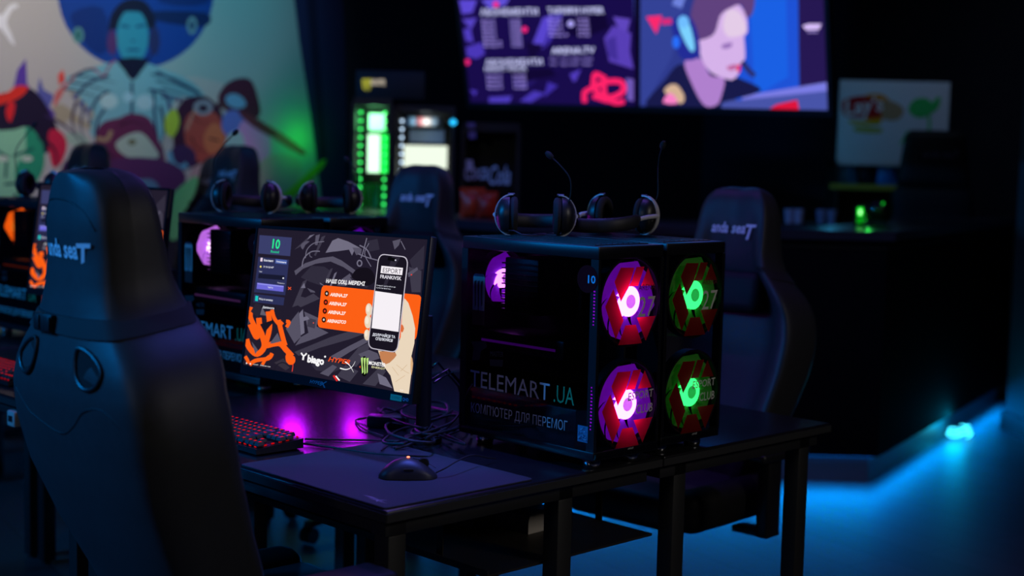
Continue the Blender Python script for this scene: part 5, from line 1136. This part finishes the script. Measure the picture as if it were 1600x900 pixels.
# glass ball, green terminal and pale cartons on the counter
p = onz(1372, 350, 1.1405); rb = .074
gb = thing('glass_bowl', 'round glass bowl on the counter right of the small green display', 'bowl', (p.x, p.y, 1.1405))
mb = MB(); mb.lathe([(.035, 0), (.055, .012), (rb, .06), (rb*1.02, .08), (rb*.86, .125), (.05, .145), (.047, .145), (rb*.83, .122), (rb*.98, .08), (rb*.96, .06), (.052, .016), (.001, .010)], None, 32); mb.build('bowl_glass', glass('green_glass', (.55, .8, .65), .05), gb)
mb = MB(); mb.lathe([(.001, .012), (.05, .02), (.062, .05), (.045, .07), (.001, .075)], None, 20); mb.build('sweets', mat('dark_sweets', (.07, .035, .02), .5, noise=.5, nscale=90), gb)
for a_ in (.6, 3.6, 5.2):
    mb = MB(); mb.lathe([(.0005, -.008), (.008, 0), (.0005, .008)], None, 8, c=(rb*math.cos(a_-1.2)*.9, -.055, .072+rb*.8*math.sin(a_))); mb.build('glint_bead', emit((30, 220, 60), .8), gb)  # glowing beads stand in for green reflections in the glass
p = onz(1343, 352, 1.1405); tm = thing('display', 'small glowing green display standing on the counter left of the glass bowl', 'display', (p.x, p.y, 1.1405), RZ)
mb = MB(); mb.b2((-.022, 0, 0), (.022, .03, .095), BLK, .004); mb.build('housing', BLK, tm)
mb = MB(); mb.b2((-.013, -.002, .045), (.013, 0, .085), emit((10, 235, 30), 1.4)); mb.b2((-.014, -.002, .012), (.014, 0, .035), emit((10, 200, 30), .6)); mb.build('lit_face', None, tm)
point('display_glow', (.03, -.05, .08), (.05, 1.0, .12), .12, .01, tm)
A = Art(Matrix.Identity(4)); A.ltext('8', (-.006, .052), (.006, .052), .026, emit((210, 255, 210), 2)); A.build('digit', tm, Matrix.Translation((0, -.0026, 0)))
for i, (u, col) in enumerate(((1234, (.5, .5, .62)), (1248, (.55, .55, .68)), (1284, (.3, .3, .42)), (1300, (.3, .32, .45)))):
    p = atd(u, 330, 7.72); ct = thing('paper_cup', ['pale paper cup at the left of the four on the back shelf', 'pale paper cup second from the left on the back shelf', 'greyer paper cup third along the back shelf', 'greyer paper cup nearest the crisps stand'][i], 'cup', (p.x, p.y, zs), 0, 'paper cups on the back shelf')
    mb = MB(); mb.lathe([(.022, 0), (.031, .075), (.032, .078), (.029, .078), (.021, .004), (.001, .004)], None, 20); mb.build('cup_body', mat('paper_%d' % i, col, .7), ct)
p = onz(1302, 352, 1.1405)
# barman's high chair seen over the counter
p = atd(1462, 204, 8.45); bc = thing('bar_chair', 'black high backed chair behind the counter before the crisps stand', 'chair', (p.x, p.y, 0), RZ + R(-12))
def slab(z0, z1, w0, w1, y, d, m, name, par):
    mb = MB(); loops = []
    for i in range(13):
        q = i/12; e = min(1, (min(q, 1-q)*9 + .35)); ww = (w0 + (w1-w0)*q)*(.75+.25*min(1, e))
        loops.append([(ww/2*math.copysign(abs(math.cos(a))**.6, math.cos(a)), y + d/2*e*math.copysign(abs(math.sin(a))**.7, math.sin(a)), z0 + (z1-z0)*q) for a in [2*math.pi*k/24 for k in range(24)]])
    mb.loft(loops); return mb.build(name, m, par, 60)
hb = slab(p.z-.34, p.z, .43, .34, 0, .10, LEATHER2, 'headrest', bc); slab(.62, p.z-.32, .52, .47, .0, .11, LEATHER2, 'backrest', bc)
A = Art(bc.matrix_basis @ Matrix.Translation((0, -.056, p.z-.16))); A.ltext('anda seaT', (-.07, 0), (.14, -.0), .045, mat('dim_thread', (.05, .045, .09), .7), .2, .02); A.build('logo', hb, Matrix.Translation((0, -.056, p.z-.16)))
mb = MB(); mb.box((0, -.18, .60), (.44, .42, .09), LEATHER2, .03); mb.build('seat', LEATHER2, bc); mb = MB(); mb.cyl((0, -.16, .04), (0, -.16, .57), .03, BLK); mb.build('column', BLK, bc); mb = MB(); mb.lathe([(.001, .0), (.24, 0), (.24, .012), (.05, .04), (.03, .05), (.001, .05)], None, 28, c=(0, -.16, 0)); mb.build('base_plate', BLK, bc)
